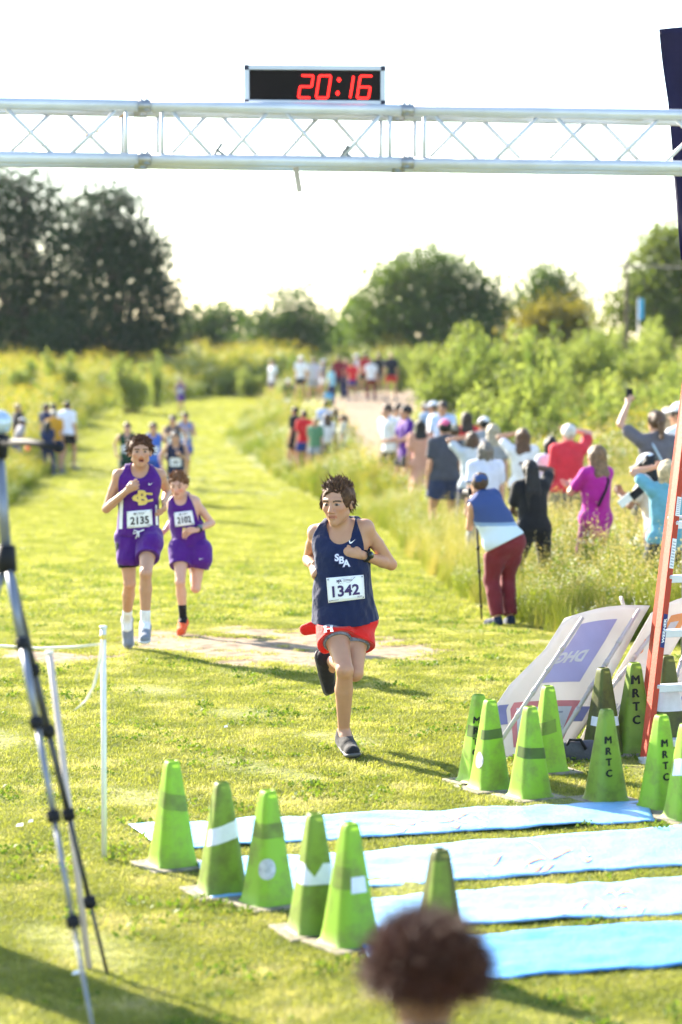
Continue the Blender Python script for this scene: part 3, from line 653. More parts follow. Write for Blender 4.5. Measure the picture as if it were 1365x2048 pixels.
# ------------------------------------------------------------------ scattered growth (geometry-node stuff)
def unlinked(name, V, Fq, m, rnd=None):
    me = mesh_np(name, V, Fq, m)
    if rnd is not None: a = me.attributes.new('rnd', 'FLOAT', 'POINT'); a.data.foreach_set('value', rnd.astype(np.float32))
    return bpy.data.objects.new(name, me)
def scatter(name, label, P, rotz_, scale, pick, protos, cat='grass'):
    me = bpy.data.meshes.new(name); me.vertices.add(len(P)); me.vertices.foreach_set('co', np.ascontiguousarray(P, np.float32).ravel())
    for nm, ty, v in (('rz', 'FLOAT', rotz_), ('sc', 'FLOAT', scale), ('pick', 'INT', pick)):
        a = me.attributes.new(nm, ty, 'POINT'); a.data.foreach_set('value', np.ascontiguousarray(v, np.float32 if ty == 'FLOAT' else np.int32))
    o = obj(name, me); tag(o, label, cat, None, 'stuff')
    ng = bpy.data.node_groups.new(name, 'GeometryNodeTree'); ng.interface.new_socket('Geometry', in_out='INPUT', socket_type='NodeSocketGeometry'); ng.interface.new_socket('Geometry', in_out='OUTPUT', socket_type='NodeSocketGeometry')
    Nn, Ll = ng.nodes, ng.links; gi = Nn.new('NodeGroupInput'); go = Nn.new('NodeGroupOutput'); jn = Nn.new('GeometryNodeJoinGeometry')
    def attr(nm, ty): q = Nn.new('GeometryNodeInputNamedAttribute'); q.data_type = ty; q.inputs['Name'].default_value = nm; return q.outputs['Attribute']
    cx = Nn.new('ShaderNodeCombineXYZ'); Ll.new(attr('rz', 'FLOAT'), cx.inputs['Z']); pk = attr('pick', 'INT'); scs = attr('sc', 'FLOAT')
    for i, pr in enumerate(protos):
        ip = Nn.new('GeometryNodeInstanceOnPoints'); oi = Nn.new('GeometryNodeObjectInfo'); oi.inputs['Object'].default_value = pr; oi.inputs['As Instance'].default_value = True
        cm = Nn.new('FunctionNodeCompare'); cm.data_type = 'INT'; cm.operation = 'EQUAL'; Ll.new(pk, cm.inputs[2]); cm.inputs[3].default_value = i
        Ll.new(gi.outputs[0], ip.inputs['Points']); Ll.new(cm.outputs[0], ip.inputs['Selection']); Ll.new(oi.outputs['Geometry'], ip.inputs['Instance'])
        Ll.new(cx.outputs[0], ip.inputs['Rotation']); Ll.new(scs, ip.inputs['Scale']); Ll.new(ip.outputs[0], jn.inputs[0])
    Ll.new(jn.outputs[0], go.inputs[0]); o.modifiers.new('scatter', 'NODES').node_group = ng
    return o
def blades(n, rad, hmin, hmax, w, lean, seed, segs=3, droop=.5):
    r = np.random.default_rng(seed); a = r.uniform(0, 2 * np.pi, n); rr = rad * np.sqrt(r.random(n)); b = np.stack([rr * np.cos(a), rr * np.sin(a), np.zeros(n)], 1)
    h = r.uniform(hmin, hmax, n); dr = r.uniform(0, 2 * np.pi, n); le = lean * r.random(n) * h; d = np.stack([np.cos(dr), np.sin(dr), np.zeros(n)], 1)
    sa = dr + np.pi / 2 + r.normal(0, .5, n); s = np.stack([np.cos(sa), np.sin(sa), np.zeros(n)], 1); V = []; 
    for i in range(segs + 1):
        t = i / segs; c = b + d * (le * t ** 2)[:, None]; c[:, 2] += h * (t - droop * .3 * t ** 3 * (le / np.maximum(h, 1e-6))); ww = w * (1 - t ** 1.5) * .5 + .0003
        V += [c - s * ww, c + s * ww]
    V = np.stack(V, 1); k = 2 * (segs + 1); F = []
    for i in range(segs): F.append(np.array([2 * i, 2 * i + 1, 2 * i + 3, 2 * i + 2]))
    F = (np.arange(n) * k)[:, None, None] + np.array(F)[None]
    return V.reshape(-1, 3), F.reshape(-1, 4), np.repeat(r.random(n), k)
def leaves(C, size, seed, up=.3, asp=.5):
    """a bent leaf (two quads) at each centre"""
    r = np.random.default_rng(seed); n = len(C); d = r.normal(0, 1, (n, 3)); d[:, 2] += up * .3; d /= np.linalg.norm(d, axis=1)[:, None]
    s = np.cross(d, r.normal(0, 1, (n, 3))); s /= np.linalg.norm(s, axis=1)[:, None]; nn = np.cross(d, s); L_ = size * r.uniform(.6, 1.25, n)[:, None]; W = L_ * asp * .5
    P = [C - d * L_ * .5, C + s * W + nn * W * .25, C + d * L_ * .5, C - s * W + nn * W * .25]
    V = np.stack(P, 1).reshape(-1, 3); F = np.arange(n * 4).reshape(n, 4); return V, F, np.repeat(r.random(n), 4)
def cat_geo(parts):
    V = []; F = []; Rn = []; n = 0
    for v, f, r in parts: V.append(v); F.append(f + n); Rn.append(r); n += len(v)
    return np.concatenate(V), np.concatenate(F), np.concatenate(Rn)
TURF = leaf_mat('turf_blade', (.19, .225, .045), (.355, .36, .095), .45, 2.6, (.55, .50, .27))
TALL = leaf_mat('tall_grass', (.10, .14, .025), (.23, .25, .055), .45, .5, (.40, .33, .15))
WEED = leaf_mat('weed_leaf', (.07, .125, .02), (.19, .23, .045), .5, .4)
SEED = leaf_mat('seed_head', (.40, .32, .14), (.55, .45, .24), .3, .5)
FLOW = leaf_mat('white_flower', (.65, .62, .50), (.8, .78, .68), .3, .5, None, (1, 1, .9))
GOLDF = leaf_mat('gold_flower', (.50, .36, .03), (.62, .48, .06), .4, .5, None, (1, 1, .6))
turfs = [unlinked('turf_tuft', *blades(26, .06, .006, .023, .0042, 2.2, i, 2)[:2], TURF, blades(26, .06, .006, .023, .0042, 2.2, i, 2)[2]) for i in range(4)]
for i in range(2):
    b_ = blades(34, .12, .010, .036, .009, 1.9, 40 + i, 2); turfs.append(unlinked('turf_tuft', b_[0], b_[1], TURF, b_[2]))
def frus(d, m): return .5 * 1365 / FPX * d * 1.5 + m
def sample(n, d0, d1, side=.4):
    d = np.sqrt(RNG.uniform(d0 * d0, d1 * d1, n)); x = RNG.uniform(-1, 1, n) * frus(d, side); return x, d
P = []; Rz = []; Sc = []; Pk = []
for n, a, b_, s0, s1, pk in ((80000, 6.5, 12, .75, 1.35, (0, 4)), (122000, 12, 22, .8, 1.5, (0, 4)), (52000, 22, 48, .8, 1.5, (4, 6)), (22000, 48, 80, 1.0, 1.8, (4, 6)), (30000, 80, 135, 1.5, 2.6, (4, 6))):
    x, y = sample(n, a, b_); dn_ = dirt(x, y); k = (RNG.random(n) > dn_ * 1.3 + .35 * (dn_ > .1) * np.sin(x * 9 + 3 * np.sin(y * 5)) - .05) & ~(infield(x, y) & (RNG.random(n) < .7)) & ~((y > 44) & (x > np.interp(y, *LR)))
    bald = wob(x * 1.1, y * 1.1, .8) + .6 * wob(x, y, 2.7); k &= RNG.random(n) > np.clip((bald - .7) * .8, 0, .75)
    k &= ~on_mats(x, y); x, y = x[k], y[k]; n = len(x); P.append(np.stack([x, y, tz(x, y) - .002], 1)); Rz.append(RNG.uniform(0, 6.28, n)); Sc.append(RNG.uniform(s0, s1, n)); Pk.append(RNG.integers(pk[0], pk[1], n))
x, y = sample(6000, 7, 30); k = ~on_mats(x, y) & (dirt(x, y) < .3) & ~infield(x, y) & (wob(x * 1.4, y * 1.4, 1.3) > .1); x, y = x[k], y[k]; n = len(x)
cl_ = []
for i in range(2):
    r_ = np.random.default_rng(300 + i); c_ = r_.normal(0, .035, (26, 3)); c_[:, 2] = np.abs(r_.normal(.012, .008, 26)); v_, f_, q_ = leaves(c_, .017, 310 + i, .2, .75); turfs.append(unlinked('clover_tuft', v_, f_, leaf_mat('clover', (.07, .13, .02), (.16, .22, .04), .4, 2.0), q_))
P.append(np.stack([x, y, tz(x, y) + .004], 1)); Rz.append(RNG.uniform(0, 6.28, n)); Sc.append(RNG.uniform(.7, 1.6, n)); Pk.append(RNG.integers(6, 8, n))
scatter('lawn_grass', 'short sunlit yellow green turf of the mown lane', np.concatenate(P), np.concatenate(Rz), np.concatenate(Sc), np.concatenate(Pk), turfs)
# tall growth
def seedstalks(n, rad, h, seed):
    r = np.random.default_rng(seed); V, F, q = blades(n, rad, h * .8, h * 1.2, .004, .35, seed, 3); k = 8; tips = V.reshape(n, k, 3)[:, -1]; prev = V.reshape(n, k, 3)[:, -3]
    cs = np.concatenate([lerp(tips, prev, t) + r.normal(0, .006, (n, 3)) for t in (0, .2, .4, .6)]); return (V, F, q), leaves(cs, .035, seed + 1, 2, .35)
def weed(seed, h, nst, rad, leaf, flower=None, nf=14):
    r = np.random.default_rng(seed); V, F, q = blades(nst, rad, h * .7, h * 1.15, .008, .5, seed, 3, .2); S_ = V.reshape(nst, 8, 3); C = []; T_ = []
    for j in range(nst):
        m = S_[j, ::2]; 
        for t in np.linspace(.15, 1, int(h / .035)):
            i = min(int(t * 3), 2); c = lerp(m[i], m[i + 1], t * 3 - i); C.append(c + r.normal(0, .05 * (1.15 - t * .6), 3))
        for _ in range(nf): T_.append(m[3] + r.normal(0, 1, 3) * (.05, .05, .05))
    return (V, F, q), leaves(np.array(C), leaf, seed + 3), (leaves(np.array(T_), .022, seed + 4, .3, .9) if flower else None)
def merged(name, geos, mats_):
    V = []; F = []; Mi = []; Rn = []; n = 0
    for i, g in enumerate(geos):
        V.append(g[0]); F.append(g[1] + n); n += len(g[0]); Mi.append(np.full(len(g[1]), i)); Rn.append(g[2])
    me = mesh_np(name, np.concatenate(V), np.concatenate(F), mats=mats_, midx=np.concatenate(Mi)); a = me.attributes.new('rnd', 'FLOAT', 'POINT'); a.data.foreach_set('value', np.concatenate(Rn).astype(np.float32)); return bpy.data.objects.new(name, me)
tg = []
for i in range(3):
    b1 = blades(60, .16, .35, .95, .007, .8, 60 + i, 4, .9); st, sl = seedstalks(9, .13, .95, 70 + i); tg.append(merged('tall_grass_clump', [b1, st, sl], [TALL, TALL, SEED]))
for i in range(3):
    a_, b1, c_ = weed(80 + i, .75, 7, .14, .075, True, 10); tg.append(merged('weed_clump', [a_, b1, c_], [WEED, WEED, FLOW]))
for i in range(2):
    a_, b1, c_ = weed(90 + i, .9, 7, .15, .07, True, 20); tg.append(merged('goldenrod_clump', [a_, b1, c_], [WEED, WEED, GOLDF]))
P = []; Rz = []; Sc = []; Pk = []
for n, a, b_, s0, s1 in ((10500, 19.5, 34, .65, 1.15), (12500, 34, 60, .65, 1.15), (21000, 60, 135, .9, 1.5), (7000, 135, 175, 1.2, 2.0)):
    x, y = sample(n, a, b_, 1.5); k = infield(x, y) & ~clearing(x, y); 
    edge = np.minimum(np.abs(x - np.interp(y, *LR)), np.abs(x - np.interp(y, *LL))); 
    x, y, edge = x[k], y[k], edge[k]; n = len(x); w = wob(x * .35, y * .35); pk = RNG.random(n)
    kind = np.where(pk < .5 + .25 * np.sign(w), RNG.integers(0, 3, n), np.where(pk < .88, RNG.integers(3, 6, n), RNG.integers(6, 8, n)))
    left = x < np.interp(y, *LL); kind = np.where(left & (RNG.random(n) < .22), RNG.integers(6, 8, n), kind)
    sc_ = RNG.uniform(s0, s1, n) * (.45 + .55 * np.clip(edge / 1.2, 0, 1)); near = (y < 40) & (x > 0); kind = np.where(near & (kind > 5), RNG.integers(0, 3, n), kind); kind = np.where(near & (kind > 2) & (RNG.random(n) < .6), RNG.integers(0, 3, n), kind); sc_ *= np.where(near, .88, np.clip(1 + .38 * wob(x * .5 + 3, y * .3, 1.0), .5, 1.6)); sc_ *= np.where((y > 60) & (x > -4) & (y < 118), .8, 1)
    P.append(np.stack([x, y, tz(x, y) - .01], 1)); Rz.append(RNG.uniform(0, 6.28, n)); Sc.append(sc_); Pk.append(kind)
scatter('tall_weeds', 'tall sunlit meadow grass and weeds on both sides of the lane', np.concatenate(P), np.concatenate(Rz), np.concatenate(Sc), np.concatenate(Pk), tg, 'weeds')

# ------------------------------------------------------------------ trees, shrubs, saplings
BARK = mat('bark', (.10, .075, .055), .9, .1, 0, .35, 12, .8, 25)
def leaf_obj(name, V, F, q, m, parent=None):
    me = mesh_np(name, V, F, m); a = me.attributes.new('rnd', 'FLOAT', 'POINT'); a.data.foreach_set('value', q.astype(np.float32)); return obj(name, me, parent)
def tree(label, d, px_base, blobs, nleaf, size, m, group='trees beyond the meadow', name='tree', seed=0, gap=.55, depth=.8):
    s = FPX / d; b = at(px_base, 735, d); z0 = gz(b.x, d); r = np.random.default_rng(seed); root = empty(name, (b.x, d, z0), label, 'tree', group)
    C = []; mb = MB(); tot = sum(w * h for _, _, w, h in blobs); top = Vector((0, 0, 0)); 
    cz = min(at(x, y, d).z - z0 for x, y, _, _ in blobs)
    fork = Vector((0, 0, max(.8, cz * .55))); tr = .06 * max(at(x, y - h, d).z - z0 for x, y, w, h in blobs) ** 1.0 * .6
    mb.tube([(0, 0, -.2), (0, 0, .3), fork], [tr * 1.3, tr, tr * .8], 9)
    for (x, y, w, h) in blobs:
        c = at(x, y, d); rx, rz = w / s, h / s; ry = rx * depth; c = Vector((c.x - b.x, r.uniform(-.3, .3) * rx, c.z - z0))
        mid = fork.lerp(c, .5) + Vector((r.normal(0, .1), r.normal(0, .1), .1)) * rx; mb.tube([fork, mid, c, c + Vector((0, 0, rz * .6))], [tr * .55, tr * .4, tr * .22, tr * .08], 6)
        n = int(nleaf * w * h / tot); ncl = max(10, int(n / 45)); u = r.normal(0, 1, (ncl, 3)); u /= np.linalg.norm(u, axis=1)[:, None]; rad = r.uniform(.25, 1.08, ncl) ** .6
        cl = npv(c) + u * rad[:, None] * npv((rx, ry, rz)); 
        for q in cl[:: 6]: mb.tube([c, tuple(lerp(npv(c), q, .55) + r.normal(0, .05, 3) * rx), tuple(q)], [tr * .16, tr * .1, tr * .03], 4, False)
        per = n // ncl; cs = size * 2.2 * (1 + .5 * r.random(ncl)); C.append((cl[:, None, :] + r.normal(0, 1, (ncl, per, 3)) * cs[:, None, None] * npv((1, 1, .7))).reshape(-1, 3))
    mb.build('trunk', BARK, root, True)
    leaf_obj('crown', *leaves(np.concatenate(C), size, seed + 5, .2, .75), m, root); return root
DARKL = leaf_mat('oak_leaf', (.009, .026, .009), (.020, .046, .013), .3, .1); MIDL = leaf_mat('tree_leaf', (.038, .072, .02), (.085, .13, .034), .45, .08); YELL = leaf_mat('yellowing_leaf', (.12, .11, .02), (.20, .17, .03), .45, .1)
tree('larger of the two dark oaks, with the denser and wider crown', 140, 40, [(-60, 470, 150, 150), (50, 400, 105, 85), (90, 520, 130, 120), (10, 620, 170, 100), (130, 640, 110, 80), (60, 690, 160, 50)], 30000, .27, DARKL, seed=1)
tree('dark oak with sky showing through its crown, beside the taller one', 134, 240, [(225, 425, 70, 62), (285, 505, 62, 60), (205, 500, 80, 75), (320, 580, 42, 36), (250, 600, 95, 80), (330, 640, 36, 30), (190, 680, 130, 55), (300, 690, 60, 40)], 21000, .25, DARKL, seed=2)
tree('pale hazy tree with rounded top above the lane bend', 185, 420, [(400, 665, 50, 45), (450, 650, 48, 38), (420, 700, 70, 40)], 7000, .33, MIDL, seed=3)
tree('dome shaped mid green tree behind the far spectators', 170, 578, [(575, 632, 64, 56), (545, 680, 50, 50), (610, 680, 60, 50), (575, 700, 80, 40)], 8500, .31, MIDL, seed=4)
tree('small hazy tree between the dome shaped tree and the broad one', 200, 660, [(655, 670, 38, 42), (680, 700, 40, 30), (640, 700, 40, 30)], 4500, .3, MIDL, seed=5)
tree('broad spreading green tree, widest of the row beyond the meadow', 150, 870, [(840, 545, 90, 55), (790, 610, 80, 75), (880, 590, 100, 75), (945, 610, 85, 65), (980, 650, 60, 50), (850, 660, 140, 50), (760, 670, 55, 45)], 19000, .28, MIDL, seed=6)
tree('grey green round tree standing behind a yellowing bush', 160, 1110, [(1105, 570, 52, 50), (1075, 610, 40, 40), (1140, 610, 38, 45), (1110, 650, 60, 40)], 7500, .26, MIDL, seed=7)
tree('low yellowing bushy tree in front of the grey green one', 140, 1110, [(1105, 640, 52, 28), (1080, 660, 50, 28), (1145, 660, 40, 25)], 5000, .26, YELL, seed=8)
tree('tall light green tree beside the feather flag pole', 135, 1340, [(1330, 540, 60, 70), (1370, 500, 60, 60), (1300, 600, 65, 60), (1350, 630, 80, 60), (1255, 625, 40, 40)], 12000, .27, leaf_mat('lime_leaf', (.08, .115, .03), (.16, .19, .045), .45, .1), seed=9)
r = np.random.default_rng(33); n = 44000; x = r.uniform(-130, 130, n); hh = 4.6 + 2.2 * np.sin(x * .17 + 1) + 1.6 * np.sin(x * .53) + .8 * np.sin(x * 1.3); z = 1.4 + hh * r.random(n) ** .7
leaf_obj('distant_wood', *leaves(np.stack([x, 265 + r.normal(0, 6, n), z], 1), .75, 3, .2, .8), MIDL)['kind'] = 'stuff'; tag(bpy.data.objects['distant_wood'], 'hazy far off line of woodland along the horizon', 'woodland')
SHRL = leaf_mat('shrub_leaf', (.10, .155, .035), (.26, .30, .085), .55, .35, None, (1.15, 1.15, .7))
def shrub_mesh(seed, h, w):
    r = np.random.default_rng(seed); C = []; mb = MB()
    for j in range(14):
        a = r.uniform(0, 6.28); top = Vector((math.cos(a) * w * r.uniform(.1, .75), math.sin(a) * w * r.uniform(.1, .75), h * r.uniform(.45, 1.1))); b_ = Vector((r.normal(0, .08), r.normal(0, .08), 0)); mid = b_.lerp(top, .5) + Vector((0, 0, .12))
        mb.tube([b_, mid, top], [.016, .011, .004], 4, False)
        for t in np.linspace(.12, 1.0, 34):
            c = b_.lerp(mid, t * 2) if t < .5 else mid.lerp(top, t * 2 - 1); k = 6
            C += [npv(c) + r.normal(0, 1, 3) * (.11 * (1.3 - t * .95)) for _ in range(k)]
    return mb, leaves(np.array(C), .062, seed + 1, .1, .55)
protos = []
for i in range(6):
    mb, lv = shrub_mesh(200 + i, 1.0, .62); sm_ = mesh_np('stems', np.array(mb.v), np.array([f for f in mb.f]), BARK); lm = mesh_np('foliage', lv[0], lv[1], SHRL); a = lm.attributes.new('rnd', 'FLOAT', 'POINT'); a.data.foreach_set('value', lv[2].astype(np.float32)); protos.append((sm_, lm))
def shrub(x, y, h, wd, i, label, group, name='leafy_shrub', cat='shrub'):
    root = empty(name, (x, y, gz(x, y)), label, cat, group, random.uniform(0, 6.28)); root.scale = (wd, wd, h); sm_, lm = protos[i % 6]; obj('stems', sm_, root); obj('foliage', lm, root)
k = 0
for d, x0, x1, st, h in ((50, 975, 1420, 54, 1.6), (57, 940, 1420, 50, 1.9), (66, 905, 1420, 46, 2.0), (78, 925, 1420, 42, 2.1), (93, 870, 1420, 42, 2.1), (112, 800, 1420, 40, 2.0)):
    for px in np.arange(x0, x1, st):
        px += random.uniform(-16, 16); dd = d + random.uniform(-4, 4); p = at(px, 735, dd); hh = h * random.choice((.55, .75, .9, 1.0, 1.1, 1.35)) * random.uniform(.9, 1.1); shrub(p.x, dd, hh, (.6 * hh + .9) * random.uniform(.7, 1.0), k, 'leafy bright green shrub in the thicket right of the footpath', 'shrubs of the thicket behind the spectators'); k += 1
for px, d, yt, wd, lab in ((130, 95, 714, 2.0, 'bushy sunlit sapling in the weeds before the two dark oaks'), (268, 98, 716, 2.4, 'broad sunlit sapling before the dark oak with gaps'), (45, 92, 716, 2.0, 'sunlit sapling at the foot of the tall dark oak'), (312, 104, 712, .9, 'thin spindly sapling standing apart before the oak edge')):
    p = at(px, yt, d); shrub(p.x, d, p.z - gz(p.x, d), wd, k, lab, None, 'sapling', 'sapling'); k += 1
for px, d, h in ((520, 122, 1.9), (500, 118, 1.6), (565, 121, 2.0), (590, 118, 2.2), (470, 122, 1.5), (640, 122, 2.0), (700, 120, 2.2), (745, 119, 2.1), (810, 116, 2.1), (850, 112, 2.0)):
    p = at(px, 735, d); shrub(p.x, d, h * .9, 2.0, k, 'rounded shrub in the row behind the far spectators', 'shrubs behind the far spectators'); k += 1
# low leafy plants with white flowers beside the leaning signs
for px, py, h in ((1160, 1235, .42), (1215, 1225, .50), (1255, 1215, .48), (1110, 1225, .35), (1190, 1180, .5), (1070, 1235, .25), (1240, 1170, .5)):
    g = ground(px, py); root = empty('flowering_weed', g, 'low leafy weed with white flower heads between signs and spectators', 'weed', 'flowering weeds behind the signs'); root.rotation_euler = (0, 0, random.uniform(0, 6)); root.scale = (h * 1.25, h * 1.25, h)
    me_ = tg[3 + (int(px) % 3)].data; obj('foliage', me_, root)
# ------------------------------------------------------------------ the three leading runners
from mathutils.bvhtree import BVHTree
def bvh_of(root, names):
    V = []; F = []
    for o in root.children:
        if o.name.split('.')[0] in names:
            n = len(V); V += [root.location + v.co for v in o.data.vertices]; F += [[i + n for i in p.vertices] for p in o.data.polygons]
    return BVHTree.FromPolygons(V, F)
def patch(bvh, quad, d0, lift=.004):
    """smooth patch laid on the clothing: quad = photo corners tl,tr,br,bl; returns surf(u,v,off), u right 0..1, v up 0..1"""
    q = [npv(c) for c in quad]
    def pix(u, v): return lerp(lerp(q[3], q[2], u), lerp(q[0], q[1], u), v)
    A = []; B = []
    for i in range(9):
        for j in range(7):
            u, v = i / 8, j / 6; p = pix(u, v); o = Vector((0, 0, CAM_H)); dr = (at(p[0], p[1], d0) - o).normalized()
            h = bvh.ray_cast(o, dr)
            if h[0] is not None: A.append([1, u, v, u * u, u * v]); B.append(h[0].y)
    A = npv(A); B = npv(B)
    if len(A) < 6: co = npv([d0, 0, 0, 0, 0]); ex = 0
    else: co = np.linalg.lstsq(A, B, rcond=None)[0]; ex = max(0, float(np.max(A @ co - B)))
    def surf(u, v, off=0.0): p = pix(u, v); return at(p[0], p[1], float(npv([1, u, v, u * u, u * v]) @ co) - ex - lift - off)
    return surf
def deco(name, surf, V, F, cx, cy, w, h, m, parent, base, off, shear=0.0, mirror=False):
    """flat print: V in cap-height units, placed at (cx,cy) of the patch with letter size (w,h)"""
    pts = [surf(cx + (-1 if mirror else 1) * (x + y * shear) * w, cy + y * h, off) - Vector(base) for x, y in V]
    me = mesh_np(name, npv(pts), F, m); return obj(name, me, parent)
SWOOSH = ([(-.9, .05), (-.62, -.38), (-.35, -.42), (0, -.28), (1.1, .42), (.1, -.02), (-.32, -.12), (-.5, -.06), (-.55, .1), (-.5, .35)], [(0, 1, 8, 9), (1, 2, 7, 8), (2, 3, 6, 7), (3, 4, 5, 6)])
TENN = ([(-1, -.5), (-.85, .3), (-.3, .42), (1.2, .55), (.75, -.05), (.45, -.4)],)
def outline(pts, w):
    n = len(pts); V = []; F = []
    P = [npv(p) for p in pts]; c = sum(P) / n
    for p in P: V += [tuple(p), tuple(c + (p - c) * (1 - w))]
    for i in range(n): j = (i + 1) % n; F.append((2 * i, 2 * j, 2 * j + 1, 2 * i + 1))
    return V, F
def bib(root, base, surf, number, ink):
    pm = mat('bib_paper', (.82, .83, .86), .6, .2, 0, .03, 5); mb = MB(); mb.grid(lambda u, v: surf(u, v, 0), 8, 6)
    o = mb.build('bib', pm, root, True, base); s = o.modifiers.new('s', 'SOLIDIFY'); s.thickness = .002; s.offset = -1
    V, F = text_geo(number, .03); wide = V[:, 0].max() - V[:, 0].min()
    deco('bib_number', surf, V, F, .5, .42, .74 / wide, .46, ink, o, base, .003)
    V, F = outline(TENN[0], .07); deco('bib_emblem', surf, V, F, .52, .83, .22, .22, ink, o, base, .003)
    V, F = text_geo('MA', .03); deco('bib_emblem', surf, V, F, .34, .83, .07, .11, ink, o, base, .003)
    for yy in (.86, .81): deco('bib_small_print', surf, [(-1, -.1), (1, -.1), (1, .1), (-1, .1)], [(0, 1, 2, 3)], .57, yy, .12, .1, ink, o, base, .003)
    for xx, yy, ww in ((.18, .08, .11), (.86, .13, .07), (.86, .09, .06)): deco('bib_small_print', surf, [(-1, -.08), (1, -.08), (1, .08), (-1, .08)], [(0, 1, 2, 3)], xx, yy, ww, .1, ink, o, base, .003)
    for xx, yy in ((.04, .93), (.96, .93), (.04, .06), (.96, .06)):
        mb = MB(); p = surf(xx, yy, .004); mb.ball(p - Vector(base), .0045, 6, 4); mb.build('safety_pin', mat('pin_steel', (.25, .25, .27), .4, .5, .8), o)
def J_from(px, d0):
    J = {}
    for k, v in px.items(): J[k] = npv(at(v[0], v[1], d0 + v[2]))
    return J
INK_P = mat('ink_purple', (.05, .03, .12), .6); INK_K = mat('ink_black', (.02, .02, .03), .6); WHITE = mat('print_white', (.8, .8, .82), .6, .2, 0, .04); GOLD = mat('print_gold', (.72, .55, .16), .6, .2, 0, .05)
NAVY = cloth((.010, .017, .062), .75, 'singlet_navy'); PURP = cloth((.075, .012, .19), .75, 'singlet_purple'); REDS = cloth((.62, .016, .012), .7, 'shorts_red')
CAMO = mat('liner_camo', (.10, .11, .14), .8, .2, 0, .2, 60, c2=(.25, .26, .31))
# --- runner 1342
d0 = 13.7
J = J_from(dict(neck=(683, 1064, .01), head=(675, 1004, -.09), shR=(633, 1066, .05), shL=(731, 1056, -.04), chest=(684, 1112, .0), pelvis=(688, 1222, .06),
    elR=(617, 1119, .30), wrR=(624, 1129, .04), elL=(783, 1129, .12), wrL=(724, 1110, -.10), hipR=(663, 1236, .04), hipL=(713, 1238, .07),
    knR=(690, 1340, -.24), anR=(688, 1466, -.05), knL=(710, 1346, -.12), anL=(662, 1320, .28)), d0)
J['fwd'] = unit((-.08, -1, -.05)); J['right'] = unit((-1, .1, 0)); J['hfr'] = head_frame((-.36, -.92, -.10), (-.05, -.05, 1))
J['tdR'] = unit((.24, -.95, -.14)); J['tdL'] = unit((.22, .30, -.93)); J['dnL'] = unit((-.85, .5, -.1)); J['dnR'] = unit((.1, -.1, -1))
J['hkR'] = 'fist'; J['hkL'] = 'fist'
J['handR'] = (unit((.30, -.85, -.55)), unit((.75, .1, -.5)), unit((.3, -.3, .85))); J['handL'] = (unit((-.95, -.18, .2)), unit((-.15, .95, .1)), unit((.1, -.2, 1)))
spec = dict(skin=(.47, .25, .155), hair=(None, (.07, .042, .028)), brow=(.085, .05, .032), top=('singlet', NAVY), bottom=('shorts', REDS), shoes=(.016, .016, .02), sole=(.09, .09, .09), hem=-.055, loose=.010, wr=.009, wf=38.0, seed=3, flush=.35, shortlen=.34, flare=.115,
    build=.89, waist=-.047, hemr=.180, hemflat=.92, shortlenR=.41, shortlenL=.44, shorts_extra=[seg(at(650, 1245, d0 + .10), at(611, 1259, d0 + .15), .032, .010, .03, (unit((.3, 1, .2)), .55)), seg(at(735, 1243, d0 + .02), at(722, 1272, d0), .055, .05, .03), seg(at(690, 1250, d0 - .02), at(700, 1276, d0 - .06), .05, .028, .03)])
root, base = make_person(J, 1.04, .0036, 'boy leading the race in navy singlet 1342 and red shorts', spec, 'runners on the grass lane')
bv = bvh_of(root, ('singlet',))
bib(root, base, patch(bv, ((653, 1156), (727.6, 1149.5), (730.5, 1197), (657, 1206)), d0), '1342', INK_P)
sf = patch(bv, ((660, 1075), (715, 1072), (718, 1140), (660, 1143)), d0, .003)
deco('chest_swoosh', sf, *SWOOSH, .80, .85, .13, .16, WHITE, root, base, .001)
for ch, x, y in (('S', .25, .40), ('B', .42, .32), ('A', .58, .22)):
    V, F = text_geo(ch, .06); deco('chest_letter', sf, V * 1.18, F, x, y, .24, .20, mat('letter_violet', (.30, .26, .42), .6), root, base, .0005)
    V, F = text_geo(ch, .02); deco('chest_letter', sf, V, F, x, y, .24, .20, WHITE, root, base, .002)
bs = bvh_of(root, ('shorts',)); sf = patch(bs, ((645, 1249), (668, 1247), (670, 1266), (646, 1268)), d0, .004)
for a, b_ in (((-.5, .75), (-.5, -.75)), ((.5, .75), (.5, -.75)), ((-.5, 0), (.5, 0))):
    a, b_ = npv(a), npv(b_); n_ = unit((-(b_ - a)[1], (b_ - a)[0])) * (.16 if a[1] else .12)
    deco('shorts_logo', sf, [tuple(a - n_ * 1.6), tuple(a + n_ * 1.6), tuple(lerp(a, b_, .5) + n_ * .7), tuple(b_ + n_ * 1.6), tuple(b_ - n_ * 1.6), tuple(lerp(a, b_, .5) - n_ * .7)], [(0, 1, 2, 5), (5, 2, 3, 4)], .5, .5, .55, .45, WHITE, root, base, .001)
for s in 'RL':   # camo liner below the red shorts
    a, k_ = J['hip' + s], J['kn' + s]; sdf_obj('liner', [seg(lerp(a, k_, .3), lerp(a, k_, .425 if s == 'R' else .455), .088, .080, .02)], .006, CAMO, root, base, .004, [seg(lerp(a, k_, .425 if s == 'R' else .455) + unit(k_ - a) * .13, lerp(a, k_, .62) + unit(k_ - a) * .2, .13, .15, .004)])
